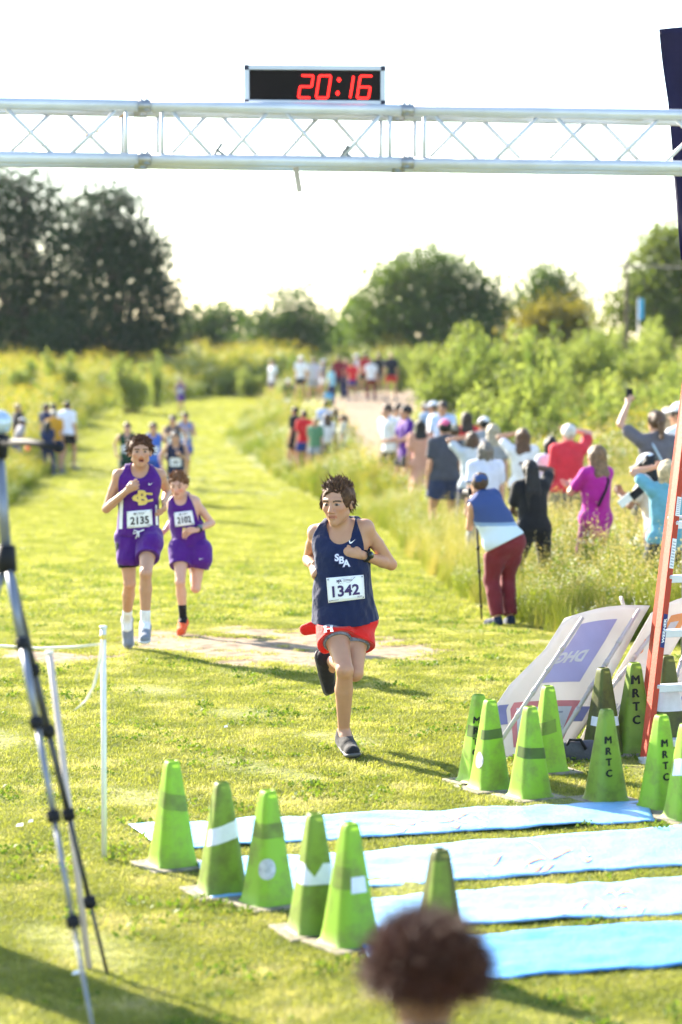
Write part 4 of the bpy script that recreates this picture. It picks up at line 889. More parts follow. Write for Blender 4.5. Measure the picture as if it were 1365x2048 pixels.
# watch
w = npv(J['wrL']); ax = unit(J['elL'] - w); wc = w + ax * .035; mb = MB(); mb.tube([wc - ax * .011, wc + ax * .011], .0345, 16); mb.build('watch_strap', mat('watch_rubber', (.012, .012, .014), .5), root, True, base)
n_ = unit(npv((.1, -1, .35)) - ax * (npv((.1, -1, .35)) @ ax)); mb = MB(); mb.tube([wc + n_ * .030, wc + n_ * .044], [.0225, .021], 16); wo = mb.build('watch_case', mat('watch_rubber', (.012, .012, .014), .5), root, True, base)
mb = MB(); mb.tube([wc + n_ * .0442, wc + n_ * .0452], .0165, 16); mb.build('watch_face', mat('watch_glass', (.006, .02, .012), .15, .5), wo, True, base)
# hair: cap of hair and wind-blown locks
hm = mat('hair_hero', (.10, .052, .028), .6, .15, 0, .4, 40, .5, 120)
def hero_region(v): return v.z > .05 - .25 * (v.y < 0) - .5 * (v.y < -.3) and not (v.y > .62 and v.z < .40)
HS = 1.04; hr, hf, hu = J['hfr']; hc = J['head']; HM = np.array([hr, hf, hu])
def HP(r, f, u): return hc + (hr * r + hf * f + hu * u) * HS
mb = locks(hc, J['hfr'], HS, 900, .046, .0046, lambda v: (v.x * .15 + .08, -.8 if v.z > .3 else -.45, .28 if v.z > .42 else -.8), .16, 5, hero_region, .08, 0, .16)
m2 = locks(hc, J['hfr'], HS, 240, .037, .0036, lambda v: (v.x * .4 + .18, -.5, .8), .24, 8, lambda v: v.z > .52, .12, 0, .3); mb.add(m2.v, m2.f)
mb.v += []; m2 = locks(hc, J['hfr'], HS, 18, .080, .003, lambda v: (v.x * .5 + .30, -.30, 1.0), .34, 9, lambda v: v.z > .62 and v.y > -.6, .16)
mb.add(m2.v, m2.f)
m2 = locks(hc, J['hfr'], HS, 70, .045, .006, lambda v: (v.x * .05, .1, -1.0), .12, 11, lambda v: abs(v.x) > .72 and -.35 < v.z < .45 and v.y < .45, .05); mb.add(m2.v, m2.f)
mb.build('hair', hm, root, True, base)
sdf_obj('hair_cap', [ell(HP(0, -.016, .026), (.080 * HS, .100 * HS, .091 * HS), HM, .01)], .006, hm, root, base, 0, [ell(HP(0, .105, -.040), (.078 * HS, .080 * HS, .112 * HS), HM, .01), seg(HP(-.12, .035, -.085), HP(.12, .035, -.085), .05 * HS, None, .01)], [(HP(0, 0, -.06), -hu)], wr=.010, seed=2, wf=60)
for i in range(5):   # laces
    an = J['anR']; td = J['tdR']; dn = J['dnR']; sd2 = np.cross(td, dn); p = an + td * (.055 + i * .017) + dn * (.012 + i * .006); mb = MB(); mb.tube([p - sd2 * .022, p - dn * .012, p + sd2 * .022], .0035, 5); mb.build('lace', mat('lace_dark', (.05, .05, .12), .6), root, True, base)
# --- runner 2135
d0 = 18.6
J = J_from(dict(neck=(281, 940, .0), head=(281, 903, -.08), shR=(238, 951, -.02), shL=(320, 951, .03), chest=(279, 985, .0), pelvis=(275, 1068, .03),
    elR=(213, 1018, .02), wrR=(254, 982, -.20), elL=(336, 984, .25), wrL=(329, 1002, .02), hipR=(254, 1080, .03), hipL=(298, 1080, .0),
    knR=(260, 1167, .02), anR=(254, 1240, .32), knL=(292, 1146, -.28), anL=(291, 1248, -.16)), d0)
J['fwd'] = unit((-.02, -1, 0)); J['right'] = unit((-1, .05, 0)); J['hfr'] = head_frame((.16, -.98, .04), (0, 0, 1))
J['tdR'] = unit((.06, -.25, -.95)); J['tdL'] = unit((.05, -.9, -.25)); J['dnR'] = unit((0, .9, -.3)); J['hkR'] = 'fist'; J['hkL'] = 'relax'
J['handR'] = (unit((.75, -.35, .5)), unit((.3, .9, .2)), unit((-.3, -.2, .9))); J['handL'] = (unit((.05, -.75, -.65)), unit((-.9, 0, -.1)), unit((.1, -.6, .7)))
spec = dict(build=.9, hemr=.155, skin=(.50, .275, .175), hair=(None, (.085, .04, .022)), brow=(.10, .06, .04), top=('singlet', PURP), bottom=('shorts', PURP), shoes=(.20, .22, .26), sole=(.5, .52, .55), socks=(.78, .78, .8), socklen=.24, hem=-.01, waist=.09, loose=.009, wr=.009, wf=38.0, seed=6, mouth=.008, flush=.4, shortlen=.50, flare=.092,
    shorts_extra=[seg(at(260, 1080, d0), at(258, 1116, d0), .075, .09, .04), seg(at(300, 1078, d0 - .03), at(303, 1088, d0 - .10), .08, .08, .04)])
root, base = make_person(J, 1.0, .0055, 'boy in purple singlet 2135 with gold monogram, white socks and grey shoes', spec, 'runners on the grass lane')
bv = bvh_of(root, ('singlet',))
bib(root, base, patch(bv, ((254, 1023), (304, 1019), (306, 1053), (254.6, 1057)), d0), '2135', INK_K)
sf = patch(bv, ((262, 975), (305, 972), (308, 1010), (262, 1012)), d0, .004)
V, F = text_geo('B', .035); deco('monogram_letter', sf, V, F, .54, .42, .60, .80, GOLD, root, base, .001)
V, F = text_geo('C', .03); deco('monogram_letter', sf, V, F, .52, .42, 1.05, .52, GOLD, root, base, .003)
deco('chest_swoosh', sf, *SWOOSH, .93, 1.12, .13, .16, WHITE, root, base, .001)
for x, y in ((232, 1020), (309, 1020)):   # white side panels
    sf2 = patch(bv, ((x + 8, y - 22), (x + 15, y - 22), (x + 13, y + 38), (x + 6, y + 38)) if x < 270 else ((x + 2, y - 10), (x + 6, y - 10), (x + 8, y + 30), (x + 3, y + 30)), d0, .003); mb = MB(); mb.grid(lambda u, v: sf2(u, v, 0), 3, 8); mb.build('side_panel', WHITE, root, True, base)
for s, e in (('R', .56), ('L', .44)):
    a, k_ = J['hip' + s], J['kn' + s]; sdf_obj('liner', [seg(lerp(a, k_, .1), lerp(a, k_, e), .090, .078, .02)], .008, cloth((.012, .012, .014)), root, base, .004, [seg(lerp(a, k_, e) + unit(k_ - a) * .13, lerp(a, k_, e) + unit(k_ - a) * .2, .13, .15, .004)])
bs = bvh_of(root, ('shorts', 'singlet')); sf = patch(bs, ((264, 1058), (290, 1058), (290, 1082), (264, 1082)), d0, .004)
mb = MB()
for pts in ([(.5, .8), (.2, .9), (.1, .6), (.5, .75), (.95, .95)], [(.5, .78), (.42, .5), (.3, .2)], [(.5, .78), (.55, .5), (.52, .3)]): mb.tube([sf(u, v, .004) for u, v in pts], .005, 6)
mb.build('drawstring', WHITE, root, True, base)
hm = mat('hair_auburn', (.085, .036, .018), .6, .15, 0, .4, 40, .5, 120); hc = J['head']; hr, hf, hu = J['hfr']; HS = 1.0
mb = locks(hc, J['hfr'], 1.0, 600, .040, .0055, lambda v: (v.x * .5 - .3, -.3, .15 if v.z > .5 else -.7), .24, 15, lambda v: v.z > .05 - .35 * (v.y < .1) and not (v.y > .60 and v.z < .42), .2, 0, .3)
m2 = locks(hc, J['hfr'], 1.0, 46, .055, .006, lambda v: (v.x * .9, -.2, -.5), .35, 16, lambda v: abs(v.x) > .6 and -.4 < v.z < .5 and v.y < .35, .3); mb.add(m2.v, m2.f)
mb.build('hair', hm, root, True, base)
sdf_obj('hair_cap', [ell(HP(0, -.016, .026), (.080, .100, .092), np.array([hr, hf, hu]), .01)], .007, hm, root, base, 0, [ell(HP(0, .105, -.042), (.074, .075, .102), np.array([hr, hf, hu]), .01), seg(HP(-.12, .035, -.085), HP(.12, .035, -.085), .05, None, .01)], [(HP(0, 0, -.055), -hu)], wr=.006, seed=2, wf=60)
# --- runner 2102
d0 = 20.2
J = J_from(dict(neck=(364, 996, .0), head=(358, 969, -.08), shR=(344, 1006, .04), shL=(390, 1003, -.02), chest=(369, 1027, .0), pelvis=(380, 1090, .03),
    elR=(346, 1042, .24), wrR=(330, 1062, .14), elL=(424, 1046, .05), wrL=(394, 1060, -.14), hipR=(362, 1101, .0), hipL=(399, 1101, .05),
    knR=(361, 1164, -.16), anR=(367, 1238, -.02), knL=(392, 1176, .0), anL=(388, 1140, .34)), d0)
J['fwd'] = unit((-.12, -1, -.08)); J['right'] = unit((-1, .12, 0)); J['hfr'] = head_frame((-.22, -.94, -.22), (0, -.1, 1))
J['tdR'] = unit((-.10, -.92, -.30)); J['tdL'] = unit((0, .6, -.7)); J['dnL'] = unit((0, .8, .5)); J['hkR'] = 'relax'; J['hkL'] = 'relax'
J['handL'] = (unit((-.8, -.4, -.1)), unit((-.1, .5, -.8)), unit((-.2, -.5, .7)))
spec = dict(build=.9, hemr=.16, skin=(.61, .35, .25), hair=(None, (.20, .10, .05)), brow=(.22, .12, .07), top=('singlet', PURP), bottom=('shorts', PURP), shoes=(.85, .12, .03), sole=(.75, .10, .03), socks=(.012, .012, .014), socklen=.36, hem=.0, waist=.09, loose=.009, wr=.008, wf=38.0, seed=8, flush=.8, shortlen=.42, flare=.112,
    shorts_extra=[seg(at(362, 1095, d0), at(362, 1112, d0 - .04), .085, .085, .04), seg(at(402, 1100, d0), at(402, 1118, d0 - .02), .085, .085, .04)])
root, base = make_person(J, .88, .006, 'smaller boy in purple kit 2102 with black socks and orange shoes', spec, 'runners on the grass lane')
bv = bvh_of(root, ('singlet',))
bib(root, base, patch(bv, ((348.5, 1025), (384.5, 1021), (390, 1049), (351, 1054)), d0), '2102', INK_K)
sf = patch(bv, ((355, 1050), (385, 1050), (385, 1066), (355, 1066)), d0, .004); V, F = text_geo('B', .06); deco('chest_letter', sf, V, F, .5, .35, .4, .6, GOLD, root, base, .001)
bs = bvh_of(root, ('shorts',)); sf = patch(bs, ((395, 1112), (415, 1112), (415, 1126), (395, 1126)), d0, .004); deco('shorts_swoosh', sf, *SWOOSH, .4, .6, .25, .3, WHITE, root, base, .001)
w = npv(J['wrL']); ax = unit(J['elL'] - w); wc = w + ax * .03; mb = MB(); mb.tube([wc - ax * .012, wc + ax * .012], .031, 14); mb.build('watch_strap', mat('watch_rubber', (.012, .012, .014), .5), root, True, base)
n_ = unit(npv((.0, -1, .5)) - ax * (npv((.0, -1, .5)) @ ax)); mb = MB(); mb.tube([wc + n_ * .026, wc + n_ * .038], [.021, .019], 14); mb.build('watch_case', mat('watch_grey', (.12, .15, .17), .3, .5), root, True, base)
hm = mat('hair_ginger', (.20, .095, .045), .6, .15, 0, .4, 40, .5, 120); hc = J['head']; hr, hf, hu = J['hfr']; HS = .88
mb = locks(hc, J['hfr'], .88, 260, .042, .006, lambda v: (v.x * .4 + .3, .35 if v.z > .4 else -.1, .45 if v.z > .5 else -.6), .22, 25, lambda v: v.z > .12 - .35 * (v.y < .1) and not (v.y > .60 and v.z < .42), .1, 0, .28)
mb.build('hair', hm, root, True, base)
sdf_obj('hair_cap', [ell(HP(0, -.016, .026), (.082 * HS, .102 * HS, .095 * HS), np.array([hr, hf, hu]), .01)], .007, hm, root, base, 0, [ell(HP(0, .105, -.038), (.076 * HS, .075 * HS, .1 * HS), np.array([hr, hf, hu]), .01), seg(HP(-.12, .03, -.08), HP(.12, .03, -.08), .055 * HS, None, .01)], [(HP(0, 0, -.045), -hu)], wr=.005, seed=2, wf=60)
# ------------------------------------------------------------------ finish truss, clock, flag
ALU = mat('aluminium', (.60, .62, .67), .5, .45, .45, .08, 6, .1, 40); DARK = mat('black_plastic', (.013, .013, .016), .65, .2)
TD = 11.0; tl = at(0, 204, TD - .25); trr = at(1365, 212, TD + .25); tdir = (trr - tl); tdir.z = 0; tdir.normalize(); tnrm = Vector((-tdir.y, tdir.x, 0))
ztop = (at(0, 214, TD).z + at(1365, 223, TD).z) / 2; zbot = (at(0, 322, TD).z + at(1365, 325, TD).z) / 2; TH = ztop - zbot
tc0 = at(682, 268, TD); tc0 = Vector((tc0.x, TD, 0)); HW = 2.75
def tp(a, k, z): return tc0 + tdir * a + tnrm * (k * TH) + Vector((0, 0, z))      # along, 0 front / 1 back, height
troot = empty('finish_truss', tc0, 'silver aluminium box truss spanning the finish line above the mats', 'truss')
SECT = [-2.75 - .02, (292 - 682) / FPX * TD, (816 - 682) / FPX * TD, 2.75]
for k in (0, 1):
    for z in (ztop, zbot):
        for i in range(3):
            mb = MB(); mb.tube([tp(SECT[i] + .006, k, z), tp(SECT[i + 1] - .006, k, z)], .0258, 14); mb.build('chord', ALU, troot, True, tc0)
        for a in SECT[1:3]:
            mb = MB(); mb.tube([tp(a - .03, k, z), tp(a - .028, k, z), tp(a + .028, k, z), tp(a + .03, k, z)], [.02, .0275, .0275, .02], 14); mb.build('coupler', mat('coupler_steel', (.35, .35, .36), .45, .5, .8), troot, True, tc0)
            for b_ in (-.012, .012): mb = MB(); mb.tube([tp(a + b_, k, z + .02), tp(a + b_, k, z + .036)], .006, 6); mb.build('pin', mat('coupler_steel', (.35, .35, .36), .45, .5, .8), troot, True, tc0)
def bar(a0, k0, z0, a1, k1, z1, r=.0092):
    mb = MB(); mb.tube([tp(a0, k0, z0), tp(a1, k1, z1)], r, 8); mb.build('brace', ALU, troot, True, tc0)
for i in range(3):
    A, B = SECT[i] + .08, SECT[i + 1] - .08; n = max(2, round((B - A) / .25) // 2 * 2); st = (B - A) / n
    for k in (0, 1):
        for a in (A - .0, B + .0): bar(a, k, zbot, a, k, ztop)
        for j in range(n):
            u = (j + k) % 2 == 0; g = .022; bar(A + j * st + g, k, ztop if u else zbot, A + (j + 1) * st - g, k, zbot if u else ztop)
    for z in (ztop, zbot):
        for j in range(0, n, 2): bar(A + j * st, 0, z, A + (j + 2) * st, 1, z, .006)
        for a in (A - .02, B + .02): bar(a, 0, z, a, 1, z)
for px in (432, 690):
    p0 = at(px, 305, TD - .02); a = (Vector((p0.x, p0.y, 0)) - tc0).dot(tdir); mb = MB(); M = Matrix.Rotation(R(35), 3, 'Y'); mb.box(tp(a, -.0, zbot + .045), (.012, .02, .07), M); mb.box(tp(a + .012, -.0, zbot + .035), (.05, .018, .012), M); mb.build('bracket', mat('bracket_grey', (.2, .2, .21), .5, .5, .6), troot, False, tc0, .002)
mb = MB(); p0 = at(592, 335, TD - .02); p1 = at(600, 384, TD - .02); mb.tube([p0, lerp(p0, p1, .5), p1], .017, 4); mb.build('loose_strap', mat('strap_tan', (.42, .36, .3), .7), troot, False, tc0)
mb = MB(); mb.tube([at(250, 228, TD - .03), at(200, 262, TD - .02), at(140, 282, TD - .0), at(60, 297, TD)], .004, 5); mb.build('cable', mat('cable_orange', (.55, .3, .1), .6), troot, True, tc0)
for a in (-2.9, 2.9):   # end towers outside the frame carry the span
    tw = empty('truss_tower', tp(a, .5, 0), 'square truss tower in a dark sleeve carrying one end of the finish span', 'truss tower', 'truss towers'); o_ = tp(a, .5, 0)
    for sx in (-.5, .5):
        for sy in (0, 1): mb = MB(); mb.tube([tp(a + sx * TH, sy, .02), tp(a + sx * TH, sy, ztop + .03)], .0245, 10); mb.build('chord', ALU, tw, True, o_)
    for j in range(12):
        z0 = .1 + j * .265
        for sy in (0, 1): mb = MB(); mb.tube([tp(a - .5 * TH, sy, z0), tp(a + .5 * TH, sy, z0 + .265)], .008, 6); mb.build('brace', ALU, tw, True, o_)
        for sx in (-.5, .5): mb = MB(); mb.tube([tp(a + sx * TH, 0, z0), tp(a + sx * TH, 1, z0 + .265)], .008, 6); mb.build('brace', ALU, tw, True, o_)
    mb = MB(); mb.box(tp(a, .5, 1.35), (.27, .27, 2.6)); mb.build('shadow_sleeve', cloth((.03, .03, .035)), tw, False, o_, .02)  # unseen sleeve, added so the tower throws a solid shadow
    mb = MB(); mb.box(tp(a, .5, .012), (.7, .7, .02)); mb.build('base_plate', ALU, tw, False, o_, .003)
# clock
ca = at(493, 207, TD - .02); cb = at(777, 209, TD - .02); W = (cb - ca).length; H_ = at(493, 128, TD).z - at(493, 207, TD).z; cd = (cb - ca).normalized(); cu = Vector((0, 0, 1)); cn = Vector((cd.y, -cd.x, 0)).normalized()
czz = ztop + .0265; co = Vector((ca.x, ca.y, czz)) + tnrm * (.5 * TH * .6); co.z = czz
def cp(x, y, o): return co + cd * (x * W) + cu * (y * H_) + cn * o
croot = empty('race_clock', cp(.5, 0, 0), 'black race clock with silver frame showing red 20:16 on the truss', 'clock'); c_o = cp(.5, 0, 0)
MC = Matrix((cd, -cn, cu)).transposed(); FR = mat('clock_frame', (.42, .45, .52), .4, .5, .6, .05)
mb = MB(); mb.box(cp(.5, .5, -.06), (W * .985, .11, H_ * .97), MC); mb.build('housing', mat('clock_housing', (.45, .46, .5), .5, .4, .5), croot, False, c_o, .004)
mb = MB(); mb.box(cp(.5, .5, .004), (W * .93, .006, H_ * .74), MC); face = mb.build('face', mat('clock_face', (.010, .007, .007), .5, .12), croot, False, c_o)
for x, y, w, h in ((.5, .94, .95, .12), (.5, .06, .95, .12), (.018, .5, .036, .78), (.982, .5, .036, .78)):
    mb = MB(); mb.box(cp(x, y, .003), (W * w, .02, H_ * h), MC); mb.build('frame_bar', FR, croot, False, c_o, .002)
for x in (.016, .984):
    for y in (.94, .06): mb = MB(); mb.box(cp(x, y, .004), (W * .034, .026, H_ * .13), MC); mb.build('corner_cap', mat('corner_dark', (.03, .03, .06), .5), croot, False, c_o, .003)
mb = MB(); mb.tube([cp(.42, 1.0, -.05), cp(.435, 1.10, -.05), cp(.48, 1.15, -.05), cp(.53, 1.10, -.05), cp(.545, 1.0, -.05)], .003, 6); mb.build('handle', FR, croot, True, c_o)
LED = mat('led_red', (1.0, .015, .012), .5, .2, 0, 0, 5, emit=1.1)
SEG = {'a': ((.08, 1), (.92, 1)), 'b': ((1, .95), (1, .53)), 'c': ((1, .47), (1, .05)), 'd': ((.08, 0), (.92, 0)), 'e': ((0, .47), (0, .05)), 'f': ((0, .95), (0, .53)), 'g': ((.08, .5), (.92, .5))}
DIG = {'2': 'abged', '0': 'abcdef', '1': 'ef', '6': 'afgedc'}
def led(mb, x, y):
    c = cp(x, y, .0105); n = 8; mb.add([c] + [c + cd * (.0052 * math.cos(6.283 * i / n)) + cu * (.0052 * math.sin(6.283 * i / n)) for i in range(n)] + [c + cn * .003], [(1 + (i + 1) % n, 1 + i, n + 1) for i in range(n)])
for ch, x0 in (('2', .395), ('0', .52), ('1', .762), ('6', .81)):
    mb = MB()
    for sg in DIG[ch]:
        (x1, y1), (x2, y2) = SEG[sg]; m_ = 9
        for i in range(m_):
            t = i / (m_ - 1); x = lerp(x1, x2, t); y = lerp(y1, y2, t); led(mb, x0 + x * .082 + (y - .5) * .024, .18 + y * .56)
    mb.build('digit', LED, face, True, c_o)
for y in (.30, .64): mb = MB(); [led(mb, .667 + (y - .5) * .03 + dx, y + dy) for dx, dy in ((0, 0), (.006, 0), (-.006, 0), (0, .03), (0, -.03))]; mb.build('colon_dot', LED, face, True, c_o)
# feather flag
fd = 15.5; fb = ground(1366, 735 + 2.2 * FPX / fd); froot = empty('feather_flag', fb, 'tall dark navy feather flag on a pole behind the truss', 'flag')
mb = MB(); mb.tube([(0, 0, 0), (0, .0, 2.0), (.02, 0, 3.2), (.10, 0, 4.0), (.22, 0, 4.42)], [.016, .014, .012, .01, .007], 8); mb.build('pole', mat('pole_grey', (.25, .26, .29), .4, .4, .5), froot, True)
Lp = [(1319, 58), (1327, 130), (1336, 205), (1346, 330), (1357, 440), (1363, 520)]
def flagp(u, v):
    t = (1 - v) * 5; i = min(int(t), 4); q = lerp(npv(Lp[i]), npv(Lp[i + 1]), t - i); l = at(q[0], q[1], fd); r_ = Vector((fb.x + .02 + .24 * v ** 2.5, fd, l.z + .03 * v)); p_ = l.lerp(r_, u); return p_ + Vector((0, .03 * math.sin(u * 5 + v * 9) * (1 - u * .5), 0)) - fb
mb = MB(); mb.grid(flagp, 8, 30); fo = mb.build('flag_cloth', mat('flag_navy', (.018, .015, .055), .7, .2, 0, .1, 6, .4, 9, trans=.15), froot, True); s_ = fo.modifiers.new('s', 'SOLIDIFY'); s_.thickness = .003
V, F = text_geo('H', .03); mb = MB(); mb.add([Vector((0, -.012, 0)) + flagp(.75 + x * .35, .52 + y * .05) for x, y in V], F); mb.build('flag_letter', mat('letter_lilac', (.5, .45, .7), .7), fo)
from mathutils import noise as mnoise
# ------------------------------------------------------------------ mats across the line
GLARE_BLUE = mat('mat_glare_blue', (.19, .41, .72), .38, .5, 0, .1, 3, .25, 40, c2=(.22, .45, .75)); ORNG = mat('mat_orange', (.58, .30, .18), .5, .4)  # same blue plastic as the last mat, sun glare mixed into its colour
lab = ['pale blue mat whose end lies under the grubby stencilled cone', 'pale blue mat with the most orange swirls on it', 'pale blue mat with few orange flecks beside the deeper blue one', 'deeper blue mat behind the curly head, nearest the foreground grass']
lab[3] = 'deeper blue rippled mat beside the curly haired head'
for i, G in enumerate(MATS_W):
    o0 = G[0]; rr = random.Random(i + 3); ph = [rr.uniform(0, 6) for _ in range(6)]
    def mp(u, v, G=G, ph=ph):
        p_ = G[3].lerp(G[2], u).lerp(G[0].lerp(G[1], u), v); x, y = p_.x, p_.y
        z = .022 + .011 * mnoise.noise(Vector((x * 3.1, y * 4.3, ph[0]))) + .008 * mnoise.noise(Vector((x * 8.3, y * 11, ph[1]))) + .003 * mnoise.noise(Vector((x * 23, y * 19, ph[2])))
        z = max(z, .006)
        e = .03 * mnoise.noise(Vector((u * 9, v, ph[4]))) * (1 if v > .5 else -1) * abs(v - .5) * 2; return Vector((x, y + e, z)) - o0
    root = empty('timing_mat', o0, lab[i], 'mat', 'blue mats laid across the finish'); mb = MB(); mb.grid(mp, 110, 24); so = mb.build('sheet', GLARE_BLUE if i < 3 else mat('mat_deep_blue', (.08, .30, .66), .4, .4, 0, .1, 3, .25, 40), root, True); s_ = so.modifiers.new('s', 'SOLIDIFY'); s_.thickness = .006; s_.offset = -1
    for cu_, cv_, n_ in (((.48, .55, 5), (.57, .5, 6), (.66, .55, 4), (.78, .4, 4))[i:i + 2] if i < 3 else ()):
        for j in range(n_):   # curled orange strokes
            a0 = rr.uniform(0, 6.28); L_ = rr.uniform(.02, .055); pts = []; u0 = cu_ + rr.uniform(-.07, .07); v0 = cv_ + rr.uniform(-.3, .25)
            for t in np.linspace(0, 1, 9): pts.append((u0 + L_ * t * .9, v0 + .22 * math.sin(a0 + t * 2.4) - .2 * t, .05 * math.sin(math.pi * t) + .003))
            mb = MB(); mb.add([mp(x, min(max(y + s2 * w_, .05), .95)) + Vector((0, 0, .004)) for x, y, w_ in pts for s2 in (-1, 1)], [(2 * k_, 2 * k_ + 2, 2 * k_ + 3, 2 * k_ + 1) for k_ in range(8)]); mb.build('stroke', ORNG, root, True)
# ------------------------------------------------------------------ cones
def cone_mat(name, c, dirtc):
    m = bpy.data.materials.new(name); nt, p, N, L = nodes(m); tc = N.new('ShaderNodeTexCoord'); oi = N.new('ShaderNodeObjectInfo'); av = N.new('ShaderNodeVectorMath'); av.operation = 'MULTIPLY_ADD'; L.new(oi.outputs['Random'], av.inputs[0]); av.inputs[1].default_value = (37, 11, 5); L.new(tc.outputs['Object'], av.inputs[2])
    n = N.new('ShaderNodeTexNoise'); n.inputs['Scale'].default_value = 9; n.inputs['Detail'].default_value = 7; n.inputs['Roughness'].default_value = .65; L.new(av.outputs[0], n.inputs['Vector'])
    sp = N.new('ShaderNodeSeparateXYZ'); L.new(tc.outputs['Object'], sp.inputs[0])
    r = N.new('ShaderNodeValToRGB'); r.color_ramp.elements[0].position = .46; r.color_ramp.elements[1].position = .72; r.color_ramp.elements[0].color = (*c, 1); r.color_ramp.elements[1].color = (*dirtc, 1); L.new(n.outputs['Fac'], r.inputs['Fac']); L.new(r.outputs[0], p.inputs['Base Color'])
    p.inputs['Roughness'].default_value = .5; p.inputs['Specular IOR Level'].default_value = .35
    tr = N.new('ShaderNodeBsdfTranslucent'); mx = N.new('ShaderNodeMixShader'); mx.inputs[0].default_value = .22; L.new(r.outputs[0], tr.inputs[0]); L.new(p.outputs[0], mx.inputs[1]); L.new(tr.outputs[0], mx.inputs[2]); L.new(mx.outputs[0], N['Material Output'].inputs[0]); return m
CG = cone_mat('cone_lime', (.29, .52, .035), (.22, .27, .05)); CGD = cone_mat('cone_olive', (.22, .33, .04), (.13, .14, .035)); CDK = cone_mat('cone_grimy', (.12, .14, .03), (.06, .05, .03)); CB = mat('cone_base', (.25, .22, .16), .85, .2, 0, .3, 14, .4, 40); REFL = mat('cone_band', (.68, .70, .78), .35, .5, 0, .06, 30); OLIVE = cone_mat('cone_stain', (.10, .16, .03), (.07, .09, .02)); STEN = mat('stencil_black', (.012, .014, .012), .7)
CH = .46
def crad(z): return lerp(.100, .031, min(max(z / CH, 0), 1))
def csec(z, ang, off=0.0):
    r = crad(z) + off; c, s = abs(math.cos(ang)), abs(math.sin(ang)); k = 1 / (c ** 5 + s ** 5) ** .2; return Vector((math.cos(ang) * r * k * .93, math.sin(ang) * r * k * .93, z + .016))
def cone_body():
    mb = MB(); n = 40; zs = [0, .012, .05, .12, .2, .28, .36, .43, .452, .46]
    for i, z in enumerate(zs):
        off = (.012, .002, 0, 0, 0, 0, 0, 0, -.002, -.008)[i]; mb.v += [tuple(csec(z, 2 * math.pi * k_ / n, off)) for k_ in range(n)]
    for i in range(len(zs) - 1):
        for k_ in range(n): mb.f.append((i * n + k_, i * n + (k_ + 1) % n, (i + 1) * n + (k_ + 1) % n, (i + 1) * n + k_))
    b0 = len(mb.v); mb.v += [tuple(csec(.45, 2 * math.pi * k_ / n, -.013)) for k_ in range(n)]
    for k_ in range(n): mb.f.append(((len(zs) - 1) * n + k_, (len(zs) - 1) * n + (k_ + 1) % n, b0 + (k_ + 1) % n, b0 + k_))
    return mb
_cm = {}
def cone_mesh(m):
    if m.name not in _cm: c = cone_body(); _cm[m.name] = mesh_np('cone_body', np.array(c.v), c.f, m, True)
    return _cm[m.name]
def band(z0, z1, a0, a1, slant, off=.0015, n=20, notch=None):
    mb = MB(); 
    for i in range(n + 1):
        a = lerp(a0, a1, i / n); s = slant * (i / n - .5); mb.v += [tuple(csec(z0 + s, a, off)), tuple(csec(z1 + s - (notch(i / n) if notch else 0), a, off))]
    mb.f = [(2 * i, 2 * i + 2, 2 * i + 3, 2 * i + 1) for i in range(n)]; return mb
def cone(px, py, rz, m, label, parts=(), tilt=0.0, h=1.0):
    g = ground(px, py); root = empty('traffic_cone', g, label, 'traffic cone', 'green traffic cones'); root.rotation_euler = (0, R(tilt), R(rz)); root.scale = (h, h, h)
    obj('cone_body', cone_mesh(m), root)
    mb = MB(); mb.box((0, 0, .009), (.29, .29, .017)); mb.build('base', CB, root, False, None, .006)
    F0 = R(-90 - rz)    # the side that looks toward the finish line
    for pt in parts:
        k_ = pt[0]
        if k_ == 'band': _, z0, z1, w0, w1, sl, mm = pt; band(z0, z1, F0 + R(w0), F0 + R(w1), sl).build('stripe', mm, root, True)
        elif k_ == 'notch': _, z0, z1, mm = pt; band(z0, z1, F0 - R(85), F0 + R(85), 0, notch=lambda t: .05 * max(0, 1 - abs(t - .5) * 5), n=40).build('stripe', mm, root, True)
        elif k_ == 'oval':
            mb = MB(); z0 = .15; n = 20; mb.v = [tuple(csec(z0, F0 + pt[1], .002))] + [tuple(csec(z0 + q_ * .042 * math.sin(6.283 * i / n), F0 + q_ * .46 * math.cos(6.283 * i / n) + pt[1], .002)) for q_ in (.25, .5, .75, 1) for i in range(n)]; mb.f = [(0, 1 + i, 1 + (i + 1) % n) for i in range(n)] + [(1 + k2 * n + i, 1 + (k2 + 1) * n + i, 1 + (k2 + 1) * n + (i + 1) % n, 1 + k2 * n + (i + 1) % n) for k2 in range(3) for i in range(n)]; mb.build('sticker', mat('sticker_grey', (.42, .43, .46), .5, .4, 0, .3, 40), root, True)
        elif k_ == 'text':
            off = pt[1]
            for j, ch in enumerate('MRTC'):
                V, F = text_geo(ch, .0); zc = pt[2] - j * pt[3]; hh = pt[3] * .62; mb = MB()
                [mb.add([csec(zc + y * hh + dy_, F0 + R(off) + (x * hh + dx_) / crad(zc), .002 + .0003 * q_) for x, y in V], F) for q_, (dx_, dy_) in enumerate(((0, 0), (.003, 0), (-.003, 0), (.0015, .002), (-.0015, -.002)))]; mb.build('stencil_letter', STEN, root)
cone(345, 1735, 28, CG, 'clean lime cone with a faint olive band by the pointed mat corner', [('band', .25, .32, -80, 80, -.03, CGD)])
cone(445, 1790, 22, CGD, 'darker olive cone with one broad slanting white band', [('band', .215, .285, -70, 85, .05, REFL)])
cone(537, 1815, 34, CG, 'lime cone with grey oval sticker on its front face', [('oval', 0.0), ('band', .27, .33, -85, 85, 0, CGD)])
cone(630, 1868, 20, CGD, 'grimy olive cone with a notched white band', [('notch', .19, .27, REFL)])
cone(700, 1893, 33, CG, 'lime cone with a short torn white patch, beside the notched band cone', [('band', .20, .26, 5, 60, 0, REFL), ('band', .215, .30, -85, 5, 0, CGD)])
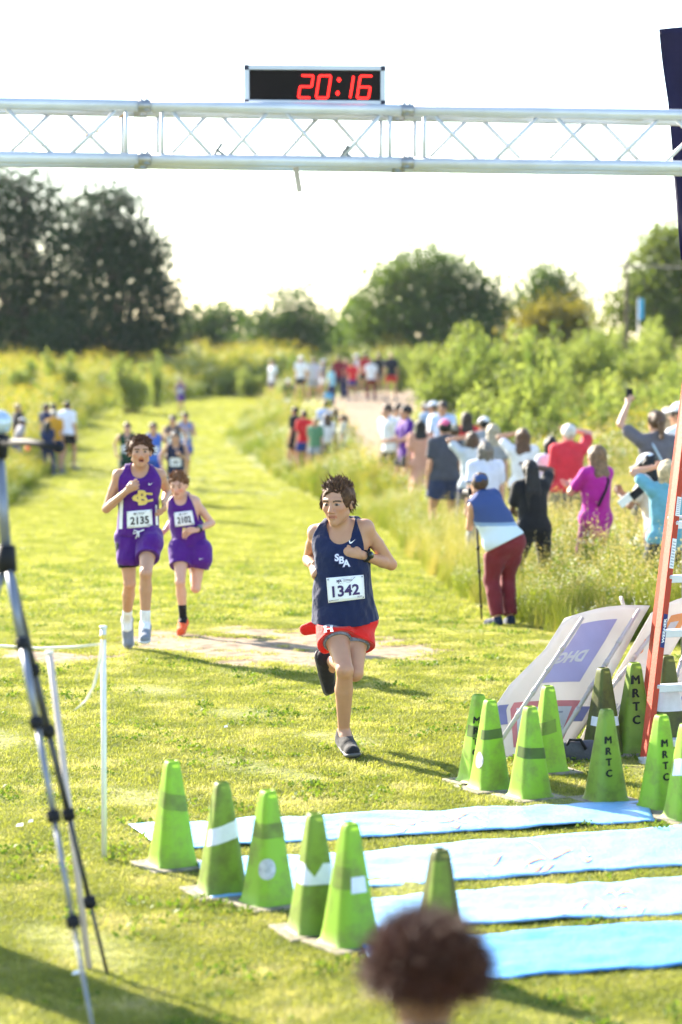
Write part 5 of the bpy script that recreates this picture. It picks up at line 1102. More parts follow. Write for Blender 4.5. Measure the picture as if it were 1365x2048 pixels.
cone(880, 1962, 25, CDK, 'dark dirty cone partly behind the curly haired head', [('band', .14, .42, -50, 45, 0, CGD)])
cone(957, 1568, 28, CG, 'lime cone half hidden behind another near the leaning sign', [('text', -12, .33, .055), ('band', .24, .30, -80, 80, 0, OLIVE)])
cone(980, 1582, 24, CG, 'lime cone with olive tape and pale sticker on its side', [('oval', -.9), ('band', .26, .31, -60, 70, .01, OLIVE)])
cone(1060, 1600, 30, CG, 'bright lime cone with single olive tape ring before the leaning sign', [('band', .20, .255, -80, 80, -.01, OLIVE)])
cone(1096, 1548, 22, CG, 'lime cone standing just in front of the leaning sign panel', [('band', .20, .27, -70, 40, .03, CGD)])
cone(1212, 1606, 26, CGD, 'grubby lime cone stencilled MRTC standing on the edge of the mat', [('text', 6, .31, .055)])
cone(1206, 1510, 30, CDK, 'dark stained cone with pale band behind the grubby stencilled one', [('band', .15, .20, -70, 70, 0, REFL)], 0, 1.05)
cone(1268, 1508, 18, CGD, 'pale olive cone with crisp MRTC stencil beside the orange ladder', [('text', 4, .375, .068)], 0, 1.1)
cone(1332, 1512, 22, CDK, 'dark dirty cone with broad white band behind the ladder', [('band', .20, .30, -85, 85, 0, REFL)], 0, 1.2)
cone(1322, 1622, 30, CG, 'bright lime cone with MRTC down it before the ladder foot', [('text', 12, .325, .055)])
cone(1372, 1645, 24, CG, 'bright lime cone with a slanting white band beyond the mat edge', [('band', .22, .30, -85, 60, .03, REFL)])
# ------------------------------------------------------------------ leaning signs
VIN = mat('sign_vinyl', (.66, .635, .61), .6, .15, 0, .06, 4, trans=.34); PVC = mat('pvc', (.50, .45, .41), .5, .3, 0, .08, 6)
INKS = {'lilac': mat('sign_lilac', (.37, .345, .54), .6, .2, 0, .05), 'red': mat('sign_red', (.58, .20, .20), .6), 'navy': mat('sign_navy', (.20, .20, .36), .6), 'org': mat('sign_orange', (.75, .30, .10), .6), 'grey': mat('sign_grey', (.30, .30, .33), .6), 'teal': mat('sign_teal', (.35, .5, .5), .6), 'wht': mat('sign_white', (.56, .54, .54), .6)}
def poly_at(P_, t):
    P_ = [npv(p_) for p_ in P_]; l = [0]
    for i in range(len(P_) - 1): l.append(l[-1] + np.linalg.norm(P_[i + 1] - P_[i]))
    t *= l[-1]
    for i in range(len(P_) - 1):
        if t <= l[i + 1] or i == len(P_) - 2: return lerp(P_[i], P_[i + 1], (t - l[i]) / (l[i + 1] - l[i]))
def sign(label, Lp, Rp, dB, dT, bow=.03):
    """edges listed from top to bottom; dB, dT distance of the bottom and the top"""
    def s(u, v, off=0.0):
        t = 1 - v; a = poly_at(Lp, t); b_ = poly_at(Rp, t); q = lerp(a, b_, u); d = lerp(dB[0], dB[1], u) * (1 - v) + lerp(dT[0], dT[1], u) * v
        q = q + npv((0, -14 * math.sin(math.pi * u) * (v > .999) * 0)); return at(q[0], q[1], d - off)
    o0 = s(.5, 0); o0 = Vector((o0.x, o0.y, gz(o0.x, o0.y))); root = empty('leaning_sign', o0, label, 'sign', 'sign panels leaning on the grass'); mb = MB(); mb.grid(lambda u, v: s(u, v) - o0 + Vector((0, 0, bow * math.sin(math.pi * u) * v)), 10, 24); po = mb.build('panel', VIN, root, True); m_ = po.modifiers.new('s', 'SOLIDIFY'); m_.thickness = .003
    def pr(name, V, F, cx, cy, w, h, ink, mirror=True, off=.004):
        mb = MB(); 
        mb.add([s(cx + (-1 if mirror else 1) * x * w, cy + y * h, off) - o0 + Vector((0, 0, bow * math.sin(math.pi * (cx + (-1 if mirror else 1) * x * w)) * (cy + y * h))) for x, y in V], F); mb.build(name, INKS[ink], po)
    def rect(cx, cy, w, h, ink, off=.003, n=6):
        V = [(-.5 + i / n, -.5 + j / n) for j in range(n + 1) for i in range(n + 1)]; F = [(j * (n + 1) + i, j * (n + 1) + i + 1, (j + 1) * (n + 1) + i + 1, (j + 1) * (n + 1) + i) for j in range(n) for i in range(n)]; pr('print_block', V, F, cx, cy, w, h, ink, False, off)
    def pole(p0, p1, d0_, d1_, r_=.0125):
        a, b_ = at(*p0, d0_), at(*p1, d1_); mb = MB(); mb.tube([a, b_], r_, 10); po2 = mb.build('frame_pole', PVC, root, True, o0)
        for t in (.25, .42, .6, .78): mb = MB(); c = a.lerp(b_, t); dd = (b_ - a) * .035; mb.tube([c - dd * .6, c + dd * .6], r_ * 1.25, 8); mb.build('clip', PVC, po2, True, o0)
    return pr, rect, pole
L1 = [(1130, 1236), (1090, 1299), (1019, 1370), (986, 1420), (1001, 1491), (1010, 1533)]; R1 = [(1301, 1211), (1274, 1257), (1200, 1400), (1150, 1480), (1138, 1512)]
pr, rect, pole = sign('white sign panel leaning with mirrored lilac DHG block', L1, R1, (13.45, 13.75), (14.15, 14.45))
rect(.50, .70, .42, .42, 'lilac'); V, F = text_geo('DHG', .05); pr('print_letters', V, F, .44, .67, .115, .085, 'wht', True, .006)
rect(.50, .235, .66, .27, 'red'); rect(.50, .235, .54, .19, 'wht', .005); V, F = text_geo('TITLE', .03); pr('print_letters', V, F, .5, .27, .12, .06, 'grey', True, .007); pr('print_letters', *text_geo('ESCROW', .03), .5, .18, .09, .05, 'grey', True, .007); rect(.08, .30, .10, .12, 'navy', .005); rect(.90, .28, .10, .10, 'navy', .005)
pole((1165, 1236), (999, 1486), 14.1, 13.4); pole((1278, 1220), (1117, 1482), 14.3, 13.55); pole((1242, 1194), (1248, 1213), 14.5, 14.45, .011)
L2 = [(1303, 1226), (1255, 1310), (1190, 1420), (1150, 1500)]; R2 = [(1410, 1190), (1340, 1312), (1300, 1390), (1262, 1480)]
pr, rect, pole = sign('white sign panel with orange mark and mirrored grey lettering beside the ladder', L2, R2, (13.9, 14.1), (14.5, 14.8))
rect(.72, .80, .34, .16, 'org'); rect(.70, .80, .16, .05, 'wht', .005); V, F = text_geo('7', .04); pr('print_letters', V, F, .30, .70, .20, .12, 'org'); pr('print_letters', *text_geo('GRAND', .03), .55, .24, .10, .09, 'grey'); pr('print_letters', *text_geo('LENDING', .03), .50, .12, .09, .08, 'grey'); rect(.80, .20, .12, .20, 'teal'); pr('print_letters', *text_geo('SURVEYOR', .01), .45, .03, .06, .035, 'grey')
pole((1313, 1257), (1136, 1492), 14.5, 13.8)
L3 = [(1400, 1260), (1365, 1330), (1345, 1395), (1338, 1450)]; R3 = [(1500, 1250), (1470, 1330), (1440, 1400), (1420, 1470)]
pr, rect, pole = sign('white sign panel with violet letter behind the dark cone and ladder', L3, R3, (14.3, 14.4), (14.8, 14.9)); pr('print_letters', *text_geo('W', .05), .14, .22, .10, .14, 'lilac', False)
pole((1378, 1285), (1320, 1440), 14.6, 14.2)
# bags behind the cones
for (px, py, w, h_, c, lab_) in ((1150, 1525, .15, .085, (.07, .07, .085), 'grey and black sports bag lying behind the lime cones'), (1222, 1492, .13, .10, (.012, .012, .014), 'black bag on the grass between the stencilled cones'), (1362, 1500, .10, .13, (.012, .012, .014), 'black bag lying behind the ladder')):
    g = ground(px, py); root = empty('bag', g, lab_, 'bag'); sdf_obj('bag_body', [seg(g + Vector((-w * .6, 0, h_ * .6)), g + Vector((w * .6, .05, h_ * .6)), h_ * .62, h_ * .7, .03)], .008, cloth(c), root, g, 0, (), [((g.x, g.y, g.z + .004), (0, 0, -1))], wr=.012, seed=int(px))
    mb = MB(); mb.tube([(-w * .4, -h_ * .4, h_ * .9), (-w * .2, -h_ * .2, h_ * 1.5), (w * .2, -h_ * .2, h_ * 1.5), (w * .4, -h_ * .4, h_ * .9)], .009, 6); mb.build('bag_strap', DARK, root, True)
# ------------------------------------------------------------------ orange stepladder
ORA = mat('ladder_orange', (.44, .05, .018), .55, .3, 0, .1, 18, .15, 90); lb = at(1287, 1562, 13.3); lb.z = 0; ltop = at(1396, 585, 13.9); ldir = (ltop - Vector((lb.x, lb.y, 0)))
lroot = empty('stepladder', lb, 'orange fibreglass stepladder with aluminium steps beside the mat', 'ladder'); Wd = Vector((.9, .32, 0)).normalized()
rails = [(Vector((0, 0, .02)), ltop - lb), (Wd * .62 + Vector((0, 0, .02)), ltop - lb + Wd * .36)]
def railbox(a, b_, w, dpt, name, m_):
    d_ = (b_ - a); z_ = d_.normalized(); x_ = (Wd - z_ * Wd.dot(z_)).normalized(); y_ = z_.cross(x_); M_ = Matrix((x_, y_, z_)).transposed(); mb = MB(); c = (a + b_) / 2
    mb.box(c, (.012, dpt, d_.length), M_); mb.box(c + x_ * w / 2 + y_ * (dpt / 2 - .006), (w, .012, d_.length), M_); mb.box(c + x_ * w / 2 - y_ * (dpt / 2 - .006), (w, .012, d_.length), M_)
    return mb.build(name, m_, lroot, False, None, .003), M_, c
for i, (a, b_) in enumerate(rails):
    ro, M_, c = railbox(a, b_, .03, .075, 'rail', ORA)
    if i == 0: rM = M_
    mb = MB(); mb.box(a + Vector((.01, 0, 0)), (.05, .09, .045), M_); mb.build('foot', mat('ladder_foot', (.45, .46, .47), .6), lroot, False, None, .004)
x_, y_, z_ = rM.col[0], rM.col[1], rM.col[2]
for j in range(8):
    t = (.042 + j * .115); a = rails[0][0].lerp(rails[0][1], t); b_ = rails[1][0].lerp(rails[1][1], t); c = (a + b_) / 2; xx = (b_ - a).normalized(); yy = Vector((0, 0, 1)).cross(xx); MM = Matrix((xx, yy, Vector((0, 0, 1)))).transposed()
    mb = MB(); mb.box(c, ((b_ - a).length - .02, .08, .008), MM); mb.box(c + yy * -.037 + Vector((0, 0, -.018)), ((b_ - a).length - .02, .006, .034), MM); mb.build('step', ALU, lroot, False, None, .002)
    mb = MB(); mb.ball(a - y_ * .04 + x_ * .02, .008, 8, 6); mb.build('rivet', ALU, lroot, True)
for t, w_, mm, txt in ((.535, .11, WHITE, None), (.435, .17, WHITE, None), (.272, .19, mat('label_blue', (.02, .03, .14), .5), 'WERNER')):
    a = rails[0][0].lerp(rails[0][1], t); c = a - y_ * .0385 + x_ * .015; mb = MB(); mb.box(c, (.026, .001, w_), rM); so = mb.build('sticker', mm, lroot)
    if txt:
        V, F = text_geo(txt, .04); mb = MB(); mb.add([c - y_ * .002 + z_ * (x * .026) + x_ * (-y * .016) for x, y in V], F); mb.build('sticker_letters', WHITE, so)
    else:
        for k_ in range(9): mb = MB(); mb.box(c - y_ * .001 + z_ * (w_ * (-.42 + .1 * k_)), (.018, .001, w_ * .03), rM); mb.build('sticker_print', INKS['grey'], so)
rb = [Vector((.1, .95, .02)), Wd * .6 + Vector((.1, .95, .02))]
for i, a in enumerate(rb): railbox(a, (ltop - lb) + (Wd * .36 if i else Vector((0, 0, 0))) + Vector((0, .08, -.02)), .025, .05, 'rear_rail', ORA)
for t in (.5,): mb = MB(); mb.tube([rb[0].lerp(ltop - lb, t), rb[1].lerp(ltop - lb + Wd * .36, t)], .012, 8); mb.build('rear_brace', ALU, lroot, True)
mb = MB(); tt = ltop - lb; mb.box(tt + Wd * .18 + Vector((0, .04, .02)), (.46, .18, .05), Matrix((Wd, Vector((-Wd.y, Wd.x, 0)), Vector((0, 0, 1)))).transposed()); mb.build('top_cap', ORA, lroot, False, None, .01)
# ------------------------------------------------------------------ posts, ribbon, tripod
PW = mat('post_white', (.74, .73, .70), .45, .3, 0, .08, 10); RIB = mat('ribbon', (.80, .78, .62), .4, .4, 0, .05, trans=.35); YEL = mat('tape_yellow', (.72, .55, .12), .5)
g1 = ground(209, 1725); t1 = at(207, 1257, g1.y); root = empty('rope_post', g1, 'upright white plastic post with ribbon tied at its top', 'post'); mb = MB(); mb.tube([(0, 0, -.02), t1 - g1], .0125, 12); mb.build('tube', PW, root, True); mb = MB(); mb.tube([t1 - g1, t1 - g1 + Vector((0, 0, .012))], .0165, 12); mb.build('end_cap', PW, root, True)
mb = MB(); mb.tube([(t1 - g1) * .955, (t1 - g1) * .975], .0155, 12); mb.build('tape', YEL, root, True)
def ribbon(pts, w, label, side=(0, 0, 1)):
    o0 = Vector(pts[0]); mb = MB(); mb.strip([Vector(p_) - o0 for p_ in pts], w, side); o = mb.build('ribbon', RIB, None, True); o.location = o0; m_ = o.modifiers.new('s', 'SOLIDIFY'); m_.thickness = .001; return tag(o, label, 'ribbon')
y1 = g1.y; ribbon([at(204, 1288, y1), at(150, 1294, y1 + .1), at(80, 1297, y1 + .25), at(0, 1292, y1 + .45), at(-120, 1280, y1 + .8)], .014, 'pale barrier ribbon stretched from the upright post across the grass')
ribbon([at(205, 1280, y1 - .02), at(199, 1330, y1 - .03), at(188, 1372, y1 - .05), at(172, 1402, y1 - .06), at(150, 1420, y1 - .08)], .016, 'loose ribbon end hanging curled below the upright post', (1, 0, .3))
g2 = ground(181, 1945); t2 = at(100, 1308, g2.y + .15); root = empty('rope_post', g2, 'leaning pale plastic post behind the tripod legs', 'post'); mb = MB(); mb.tube([(0, 0, -.02), t2 - g2], .0115, 12); mb.build('tube', mat('post_pink', (.60, .50, .46), .5), root, True); mb = MB(); mb.tube([t2 - g2, t2 - g2 + Vector((-.002, 0, .012))], .016, 12); mb.build('end_cap', PW, root, True)
TG = mat('tripod_grey', (.20, .22, .27), .4, .5, .5); ap = at(-2, 905, 8.25); f1 = ground(200, 2140); f2 = ground(216, 1952); f3 = Vector((ap.x - .55, 8.4, 0)); tb = Vector((ap.x, ap.y, 0)); root = empty('tripod', tb, 'grey telescopic tripod with black clamps at the edge of the lane', 'tripod')
hub = at(14, 1120, 8.2)
for f_, cl, m_ in ((f1, ((48, 1300), (75, 1465), (110, 1655), (150, 1863)), TG), (f2, ((60, 1330), (95, 1450), (135, 1617), (185, 1797)), mat('tripod_dark', (.06, .06, .065), .5, .4, .3)), (f3, (), TG)):
    a = hub - tb; b_ = f_ - tb; n = 5; ts = [0] + ([(c[1] - 1120) / ((2140 if f_ is f1 else 1952) - 1120) for c in cl] or [.25, .45, .65, .85]) + [1.0]
    for j in range(5):
        mb = MB(); mb.tube([a.lerp(b_, ts[j]), a.lerp(b_, ts[j + 1])], [.0155 - .0022 * j] * 2, 12); mb.build('leg_section', m_, root, True)
        if j: c = a.lerp(b_, ts[j]); dd = (b_ - a).normalized() * .02; mb = MB(); mb.tube([c - dd, c - dd * .8, c + dd * .8, c + dd], [.017, .023, .023, .017], 12); mb.build('clamp', DARK, root, True)
mb = MB(); mb.tube([hub - tb, ap - tb], .019, 12); mb.build('column', TG, root, True); mb = MB(); c = hub - tb; mb.tube([c - Vector((0, 0, .04)), c + Vector((0, 0, .05))], [.035, .03], 12); mb.build('hub', DARK, root, True)
hd = at(0, 845, 8.25) - tb; mb = MB(); mb.ball(hd, .042, 16, 12); mb.build('ball_head', mat('ball_blue_white', (.45, .55, .68), .2, .5, .3), root, True)
mb = MB(); mb.tube([ap - tb + Vector((0, 0, -.02)), hd - Vector((0, 0, .04))], [.03, .034], 12); mb.build('collar', DARK, root, True)
mb = MB(); mb.tube([at(8, 885, 8.2) - tb, at(60, 885, 8.0) - tb, at(120, 896, 7.8) - tb], [.014, .012, .014], 10); mb.build('pan_handle', DARK, root, True); mb = MB(); mb.ball(at(56, 897, 8.0) - tb, .009, 8, 6); mb.build('knob', mat('knob_orange', (.8, .12, .03), .5), root, True)
# paper scraps on the grass
for px, py in ((152, 1972), (40, 1668), (62, 1660), (452, 1466), (905, 1915)):
    g = ground(px, py); mb = MB(); w = random.uniform(.012, .028); mb.add([(-w, -w * .5, .03), (w, -w * .7, .034), (w * .8, w * .6, .045), (-w * .7, w * .5, .04)], [(0, 1, 2, 3)]); o = mb.build('paper_scrap', PW); o.location = g; m_ = o.modifiers.new('s', 'SOLIDIFY'); m_.thickness = .001; tag(o, 'small white scrap of paper lying on the turf', 'litter', 'scraps of paper on the turf')
# far utility pole with wires and blue banner
up_ = at(1253, 660, 105); g = Vector((up_.x, 105, gz(up_.x, 105))); root = empty('utility_pole', g, 'thin far utility pole with wires by the light green tree', 'utility pole'); tz_ = at(1253, 520, 105).z - g.z
mb = MB(); mb.tube([(0, 0, 0), (0, 0, tz_)], [.10, .07], 8); mb.build('pole', BARK, root, True); mb = MB(); mb.box((0, 0, tz_ - .3), (1.2, .1, .1)); mb.build('cross_arm', BARK, root)
for s_ in (-.5, 0, .5): mb = MB(); mb.tube([Vector((s_, 0, tz_ - .22)), Vector((s_ + 2.5, -8, tz_ - .7)), Vector((s_ + 6, -16, tz_ + .2))], .012, 4); mb.build('wire', DARK, root)
p_ = at(1277, 645, 100); g = Vector((p_.x, 100, gz(p_.x, 100))); root = empty('banner_flag', g, 'small sky blue banner on a pole in the far thicket', 'banner'); zt = at(1277, 596, 100).z - g.z; mb = MB(); mb.tube([(0, 0, 0), (0, 0, zt)], .02, 6); mb.build('pole', PW, root, True); mb = MB(); mb.box((.11, 0, zt - .45), (.20, .015, .85)); mb.build('banner_cloth', cloth((.06, .35, .6)), root)
# ------------------------------------------------------------------ the rest of the field and the spectators
PALE, TAN, BROWN, DEEP = (.55, .32, .22), (.47, .26, .16), (.22, .12, .075), (.10, .055, .035)
BLK, WHT, NAV, GRY, RED, MAR = (.014, .014, .017), (.72, .72, .75), (.022, .03, .085), (.28, .29, .32), (.55, .02, .025), (.16, .02, .03)
hB, hD, hY, hG, hK = (.075, .042, .025), (.035, .022, .016), (.42, .30, .15), (.34, .32, .30), (.012, .010, .010)
def crowd(px, yt, d, heading, label, skin, hair, top, bottom, armR='down', armL='down', group='spectators in the meadow', **kw):
    sk = {k: kw.pop(k) for k in ('lean', 'side', 'spread', 'legs', 'yaw', 'pitch', 'shw', 'turn') if k in kw}; fem = kw.get('fem', False); dx = kw.pop('dx', 0)
    J0, S0 = skeleton(1.75, heading, (0, 0, 0), armR, armL, fem=fem, **sk); h0 = J0['head']; top0 = h0[2] + .122 + (.01 if hair[0] else 0)
    P_ = at(px, yt, d); zg = gz(P_.x, P_.y); Hh = 1.75 * (P_.z - zg) / top0; S_ = Hh / 1.75
    J, S = skeleton(Hh, heading, (P_.x - h0[0] * S_, P_.y - h0[1] * S_, zg), armR, armL, fem=fem, **sk)
    h = min(max(.85 / (FPX / d / 2), .0065), .019)
    spec = dict(skin=skin, hair=hair, top=top, bottom=bottom, seed=int(px), **kw)
    if 'wr' not in spec: spec['wr'] = .006
    HEIGHTS.append((label[:40], round(Hh, 2)))
    root, base = make_person(J, S, h, label, spec, group)
    return root, base, J, S
HEIGHTS = []
def strap(r, m, k):
    root, base, J, S = r; up = unit(J['neck'] - J['pelvis']); f, rt = J['fwd'], J['right']; mb = MB()
    mb.tube([J['neck'] + rt * k * .09 * S + up * .0 * S - f * .02 * S - base, J['chest'] + rt * k * .06 * S + up * .07 * S - f * .135 * S - base, J['chest'] - f * .150 * S - up * .04 * S - base, J['pelvis'] + up * .14 * S - rt * k * .11 * S - f * .15 * S - base], .014, 6); mb.build('bag_strap', m, root, True)
def chest_bib(r):
    root, base, J, S = r; c = J['chest'] - unit(J['neck'] - J['pelvis']) * .12 * S + J['fwd'] * .150 * S - base; up = unit(J['neck'] - J['pelvis']); rt = J['right']
    mb = MB(); mb.add([c - rt * .1 * S - up * .075 * S, c + rt * .1 * S - up * .075 * S, c + rt * .1 * S + up * .075 * S, c - rt * .1 * S + up * .075 * S], [(0, 1, 2, 3)]); o = mb.build('bib', mat('bib_paper', (.82, .83, .86), .6), root); m_ = o.modifiers.new('s', 'SOLIDIFY'); m_.thickness = .003
    mb = MB(); c2 = c + J['fwd'] * .004; mb.add([c2 - rt * .06 * S - up * .03 * S, c2 + rt * .06 * S - up * .03 * S, c2 + rt * .06 * S + up * .02 * S, c2 - rt * .06 * S + up * .02 * S], [(0, 1, 2, 3)]); mb.build('bib_number', INK_K, o)
G2 = 'runners on the grass lane'
for a in ((352, 861, 41, 182, 'dark haired runner in navy singlet close behind the purple pair', TAN, ('short', hK), ('singlet', (.016, .02, .05)), ('shorts', BLK), 'runb', 'runf', dict(legs='run1')),
          (307, 843, 47, 184, 'runner in bright blue singlet with white bib', TAN, ('short', hD), ('singlet', (.05, .13, .50)), ('shorts', (.02, .05, .25)), 'runf', 'runb', dict(legs='run2')),
          (255, 843, 48, 178, 'runner in dark green singlet behind number 2135', PALE, ('short', hB), ('singlet', (.01, .045, .025)), ('shorts', (.01, .03, .02)), 'runb', 'runf', dict(legs='run1')),
          (346, 829, 52, 180, 'runner in charcoal singlet behind the navy one', TAN, ('short', hD), ('singlet', (.05, .05, .06)), ('shorts', (.03, .05, .16)), 'runf', 'runb', dict(legs='run1')),
          (371, 823, 55, 180, 'runner in pale blue and grey singlet at the back of the pack', TAN, ('short', hK), ('singlet', (.18, .22, .42)), ('shorts', (.05, .08, .3)), 'runb', 'runf', dict(legs='run2')),
          (362, 756, 97, 178, 'lone far runner in purple kit at the bend', TAN, ('short', hD), ('singlet', (.12, .08, .24)), ('shorts', (.10, .03, .22)), 'runb', 'runf', dict(legs='run1'))):
    chest_bib(crowd(*a[:11], group=G2, shoes=(.4, .4, .42), loose=.012, **a[11]))
# near right
def dip(V): return np.where((V[:, 2] > DZ[0])[:, None], npv((.035, .065, .20)), np.where((V[:, 2] > DZ[1])[:, None], npv((.22, .33, .52)), npv((.62, .72, .78))))
DIP = bpy.data.materials.new('dip_dye'); nt, p, N, L = nodes(DIP); ca_ = N.new('ShaderNodeAttribute'); ca_.attribute_name = 'Col'; L.new(ca_.outputs['Color'], p.inputs['Base Color']); p.inputs['Roughness'].default_value = .85
zt_ = at(985, 1050, 21).z; DZ = (zt_ + .02, zt_ - .015)
r_ = crowd(958, 944, 21.2, 24, 'woman in blue cap, dip dyed sleeveless top and maroon trousers with monopod', PALE, ('short', hB), ('sleeveless', DIP), ('pants', (.17, .022, .028)), 'mouth', 'mouth', lean=18, side=-22, fem=True, build=1.36, waist=-.025, hat=(.035, .07, .20), topcol=dip, shoes=(.02, .03, .06), sole=(.05, .05, .07), hem=-.02, spread=.02, pantlen=.86, yaw=12, loose=.018)
m0 = at(964, 1255, 21.6); m1 = r_[2]['wrL']; mo = empty('monopod', (m0.x, m0.y, gz(m0.x, m0.y)), 'thin black monopod planted on the grass by the maroon trousers', 'monopod'); m1 = Vector((at(952, 1030, 21.6).x, 21.6, at(952, 1010, 21.6).z))
mb = MB(); mb.tube([(0, 0, 0), m1 - mo.location], [.008, .012], 8); mb.build('tube', DARK, mo, True)
for t in (.12, .42, .62): mb = MB(); c = (m1 - mo.location) * t; mb.tube([c * .985, c * 1.015 + Vector((0, 0, .02))], .016, 8); mb.build('clamp', DARK, mo, True)
mb = MB(); mb.box(m1 - mo.location + Vector((0, .02, .10)), (.14, .10, .10)); mb.tube([m1 - mo.location + Vector((-.03, .06, .1)), m1 - mo.location + Vector((-.08, .2, .1))], .04, 12); o = mb.build('camera_body', DARK, None, False, None, .004); o.name = 'photo_camera'; o.location = mo.location; tag(o, 'black camera on the monopod held by the woman in blue cap', 'camera')
crowd(1060, 918, 23.6, 14, 'woman in black shirt and trousers with long braids, shading her eyes', DEEP, ('braids', hK), ('tee', BLK), ('pants', BLK), 'brow', 'fwd', fem=True, build=1.10, lean=6, side=-3, spread=.17, shoes=(.4, .4, .42))
r_ = crowd(1192, 888, 24.2, 38, 'woman with long brown hair in magenta shirt, clapping', PALE, ('long', (.17, .10, .055)), ('tee', (.36, .016, .24)), ('leggings', (.20, .015, .14)), 'clap', 'clap', fem=True, build=1.12, hem=-.26, yaw=5)
strap(r_, DARK, 1)
crowd(1138, 846, 30, 12, 'white haired man in red polo shirt, shading his eyes', (.58, .33, .25), ('short', (.62, .60, .56)), ('tee', (.58, .035, .055)), ('shorts', (.15, .14, .12)), 'brow', 'down', build=1.28)
crowd(1101, 872, 30.5, 22, 'woman with black bobbed hair in pale blue shirt beside the red polo', TAN, ('bob', hK), ('tee', (.55, .62, .78)), ('pants', NAV), 'down', 'fwd', fem=True, build=1.08)
crowd(1046, 855, 32.5, 5, 'woman with long brown hair in white shirt, left arm raised', TAN, ('long', (.10, .05, .026)), ('tee', WHT), ('pants', NAV), 'fwd', 'brow', fem=True)
crowd(971, 882, 28, 15, 'grey bobbed woman in pale lavender shirt behind the blue cap', PALE, ('bob', (.16, .14, .12)), ('tee', (.62, .64, .76)), ('pants', GRY), 'down', 'down', fem=True, build=1.18, shw=1.1)
crowd(945, 862, 33, 10, 'woman in pale grey shirt left arm raised, beside the pink cap', TAN, ('bob', hB), ('tee', (.50, .54, .58)), ('pants', NAV), 'fwd', 'brow', fem=True, build=1.15)
crowd(986, 846, 35.5, 12, 'woman with long ash blonde hair in grey shirt', PALE, ('long', (.36, .31, .23)), ('tee', GRY), ('pants', NAV), fem=True)
crowd(968, 832, 38, 20, 'dark haired man in white cap behind the ash blonde woman', TAN, ('short', hK), ('tee', GRY), ('shorts', BLK), hat=WHT)
crowd(933, 822, 42, 15, 'woman with long dark hair in bright red shirt', TAN, ('long', hD), ('tee', RED), ('shorts', BLK), fem=True, build=1.1)
crowd(890, 837, 34, 16, 'broad man in pink cap and dark charcoal shirt', TAN, ('short', hK), ('tee', (.055, .06, .08)), ('shorts', (.03, .04, .09)), build=1.3, hat=(.55, .10, .22))
crowd(909, 848, 37, 12, 'person in olive grey sun hat and grey shirt', TAN, ('short', hB), ('tee', (.20, .19, .16)), ('shorts', GRY), hat=(.26, .25, .20))
crowd(841, 838, 42, 8, 'woman with long black hair in peach dress', TAN, ('long', hK), ('tee', (.55, .28, .20)), ('dress', (.55, .28, .20)), fem=True, hem=-.1)
crowd(812, 808, 44.5, 110, 'young man in purple shirt by the footpath', TAN, ('short', hK), ('tee', (.085, .02, .23)), ('shorts', BLK), 'fwd', 'fwd', hem=-.18)
crowd(774, 806, 46, 125, 'boy in white shirt leaning forward by the footpath', PALE, ('short', hB), ('tee', WHT), ('shorts', BLK), lean=8)
crowd(796, 806, 47.5, 105, 'curly brown haired youth in light grey shirt', PALE, ('short', hB), ('tee', (.48, .48, .46)), ('shorts', GRY))
crowd(852, 802, 50, 55, 'big man in grey blue shirt bending over', TAN, ('short', hD), ('tee', (.32, .40, .52)), ('shorts', NAV), lean=18, build=1.3)
crowd(867, 801, 48, 95, 'person in white cap and white shirt behind the peach dress', TAN, ('short', hB), ('tee', WHT), ('shorts', GRY), hat=WHT)
crowd(886, 801, 46, 150, 'dark haired man in pale blue shirt facing the lane', TAN, ('short', hD), ('tee', (.45, .56, .78)), ('shorts', NAV), build=1.1)
crowd(1294, 905, 23, 62, 'woman in white cap and cream shirt looking down at her phone', BROWN, ('long', hK), ('tee', (.62, .54, .50)), ('leggings', (.30, .12, .17)), 'phone', 'phone', fem=True, lean=12, hat=(.78, .78, .82), pitch=-18, build=1.05)
crowd(1335, 918, 21.6, 10, 'blonde bobbed woman in teal shirt, both hands shading her eyes', PALE, ('bob', (.55, .42, .24)), ('tee', (.14, .36, .46)), ('shorts', (.03, .035, .05)), 'brow', 'brow', fem=True, build=1.12, hem=-.14)
r_ = crowd(1313, 818, 27, 15, 'woman with brown ponytail in grey shirt holding up a phone', PALE, ('pony', (.12, .065, .035)), ('tee', (.13, .12, .14)), ('shorts', NAV), 'down', 'up', fem=True, build=1.05)
strap(r_, mat('strap_pale', (.45, .55, .65), .6), -1); pp = r_[2]['wrL'] + npv((.02, .03, .09)); mb = MB(); mb.box((0, 0, 0), (.075, .01, .15)); o = mb.build('phone', DARK, None, False, None, .003); o.location = pp; tag(o, 'dark phone held up by the woman with brown ponytail', 'phone')
crowd(1337, 812, 29, 8, 'woman with long fair hair in black shirt beside the ponytail', PALE, ('long', (.40, .30, .18)), ('tee', BLK), ('shorts', BLK), fem=True)
crowd(1360, 802, 28, 55, 'man in white cap and white shirt by the ladder top', TAN, ('short', hD), ('tee', WHT), ('shorts', GRY), hat=(.78, .78, .84))
pp = at(1253, 995, 22.7); 
for px, py, lab_ in ((1252, 1000, 'pale phone held out by the woman in white cap'), (1275, 985, 'dark phone beside the pale one before the white cap woman')):
    mb = MB(); mb.box((0, 0, 0), (.08, .012, .15), Matrix.Rotation(R(50), 3, 'Y')); o = mb.build('phone', DARK if 'dark' in lab_ else PW, None, False, None, .003); o.location = at(px, py, 22.75); tag(o, lab_, 'phone')
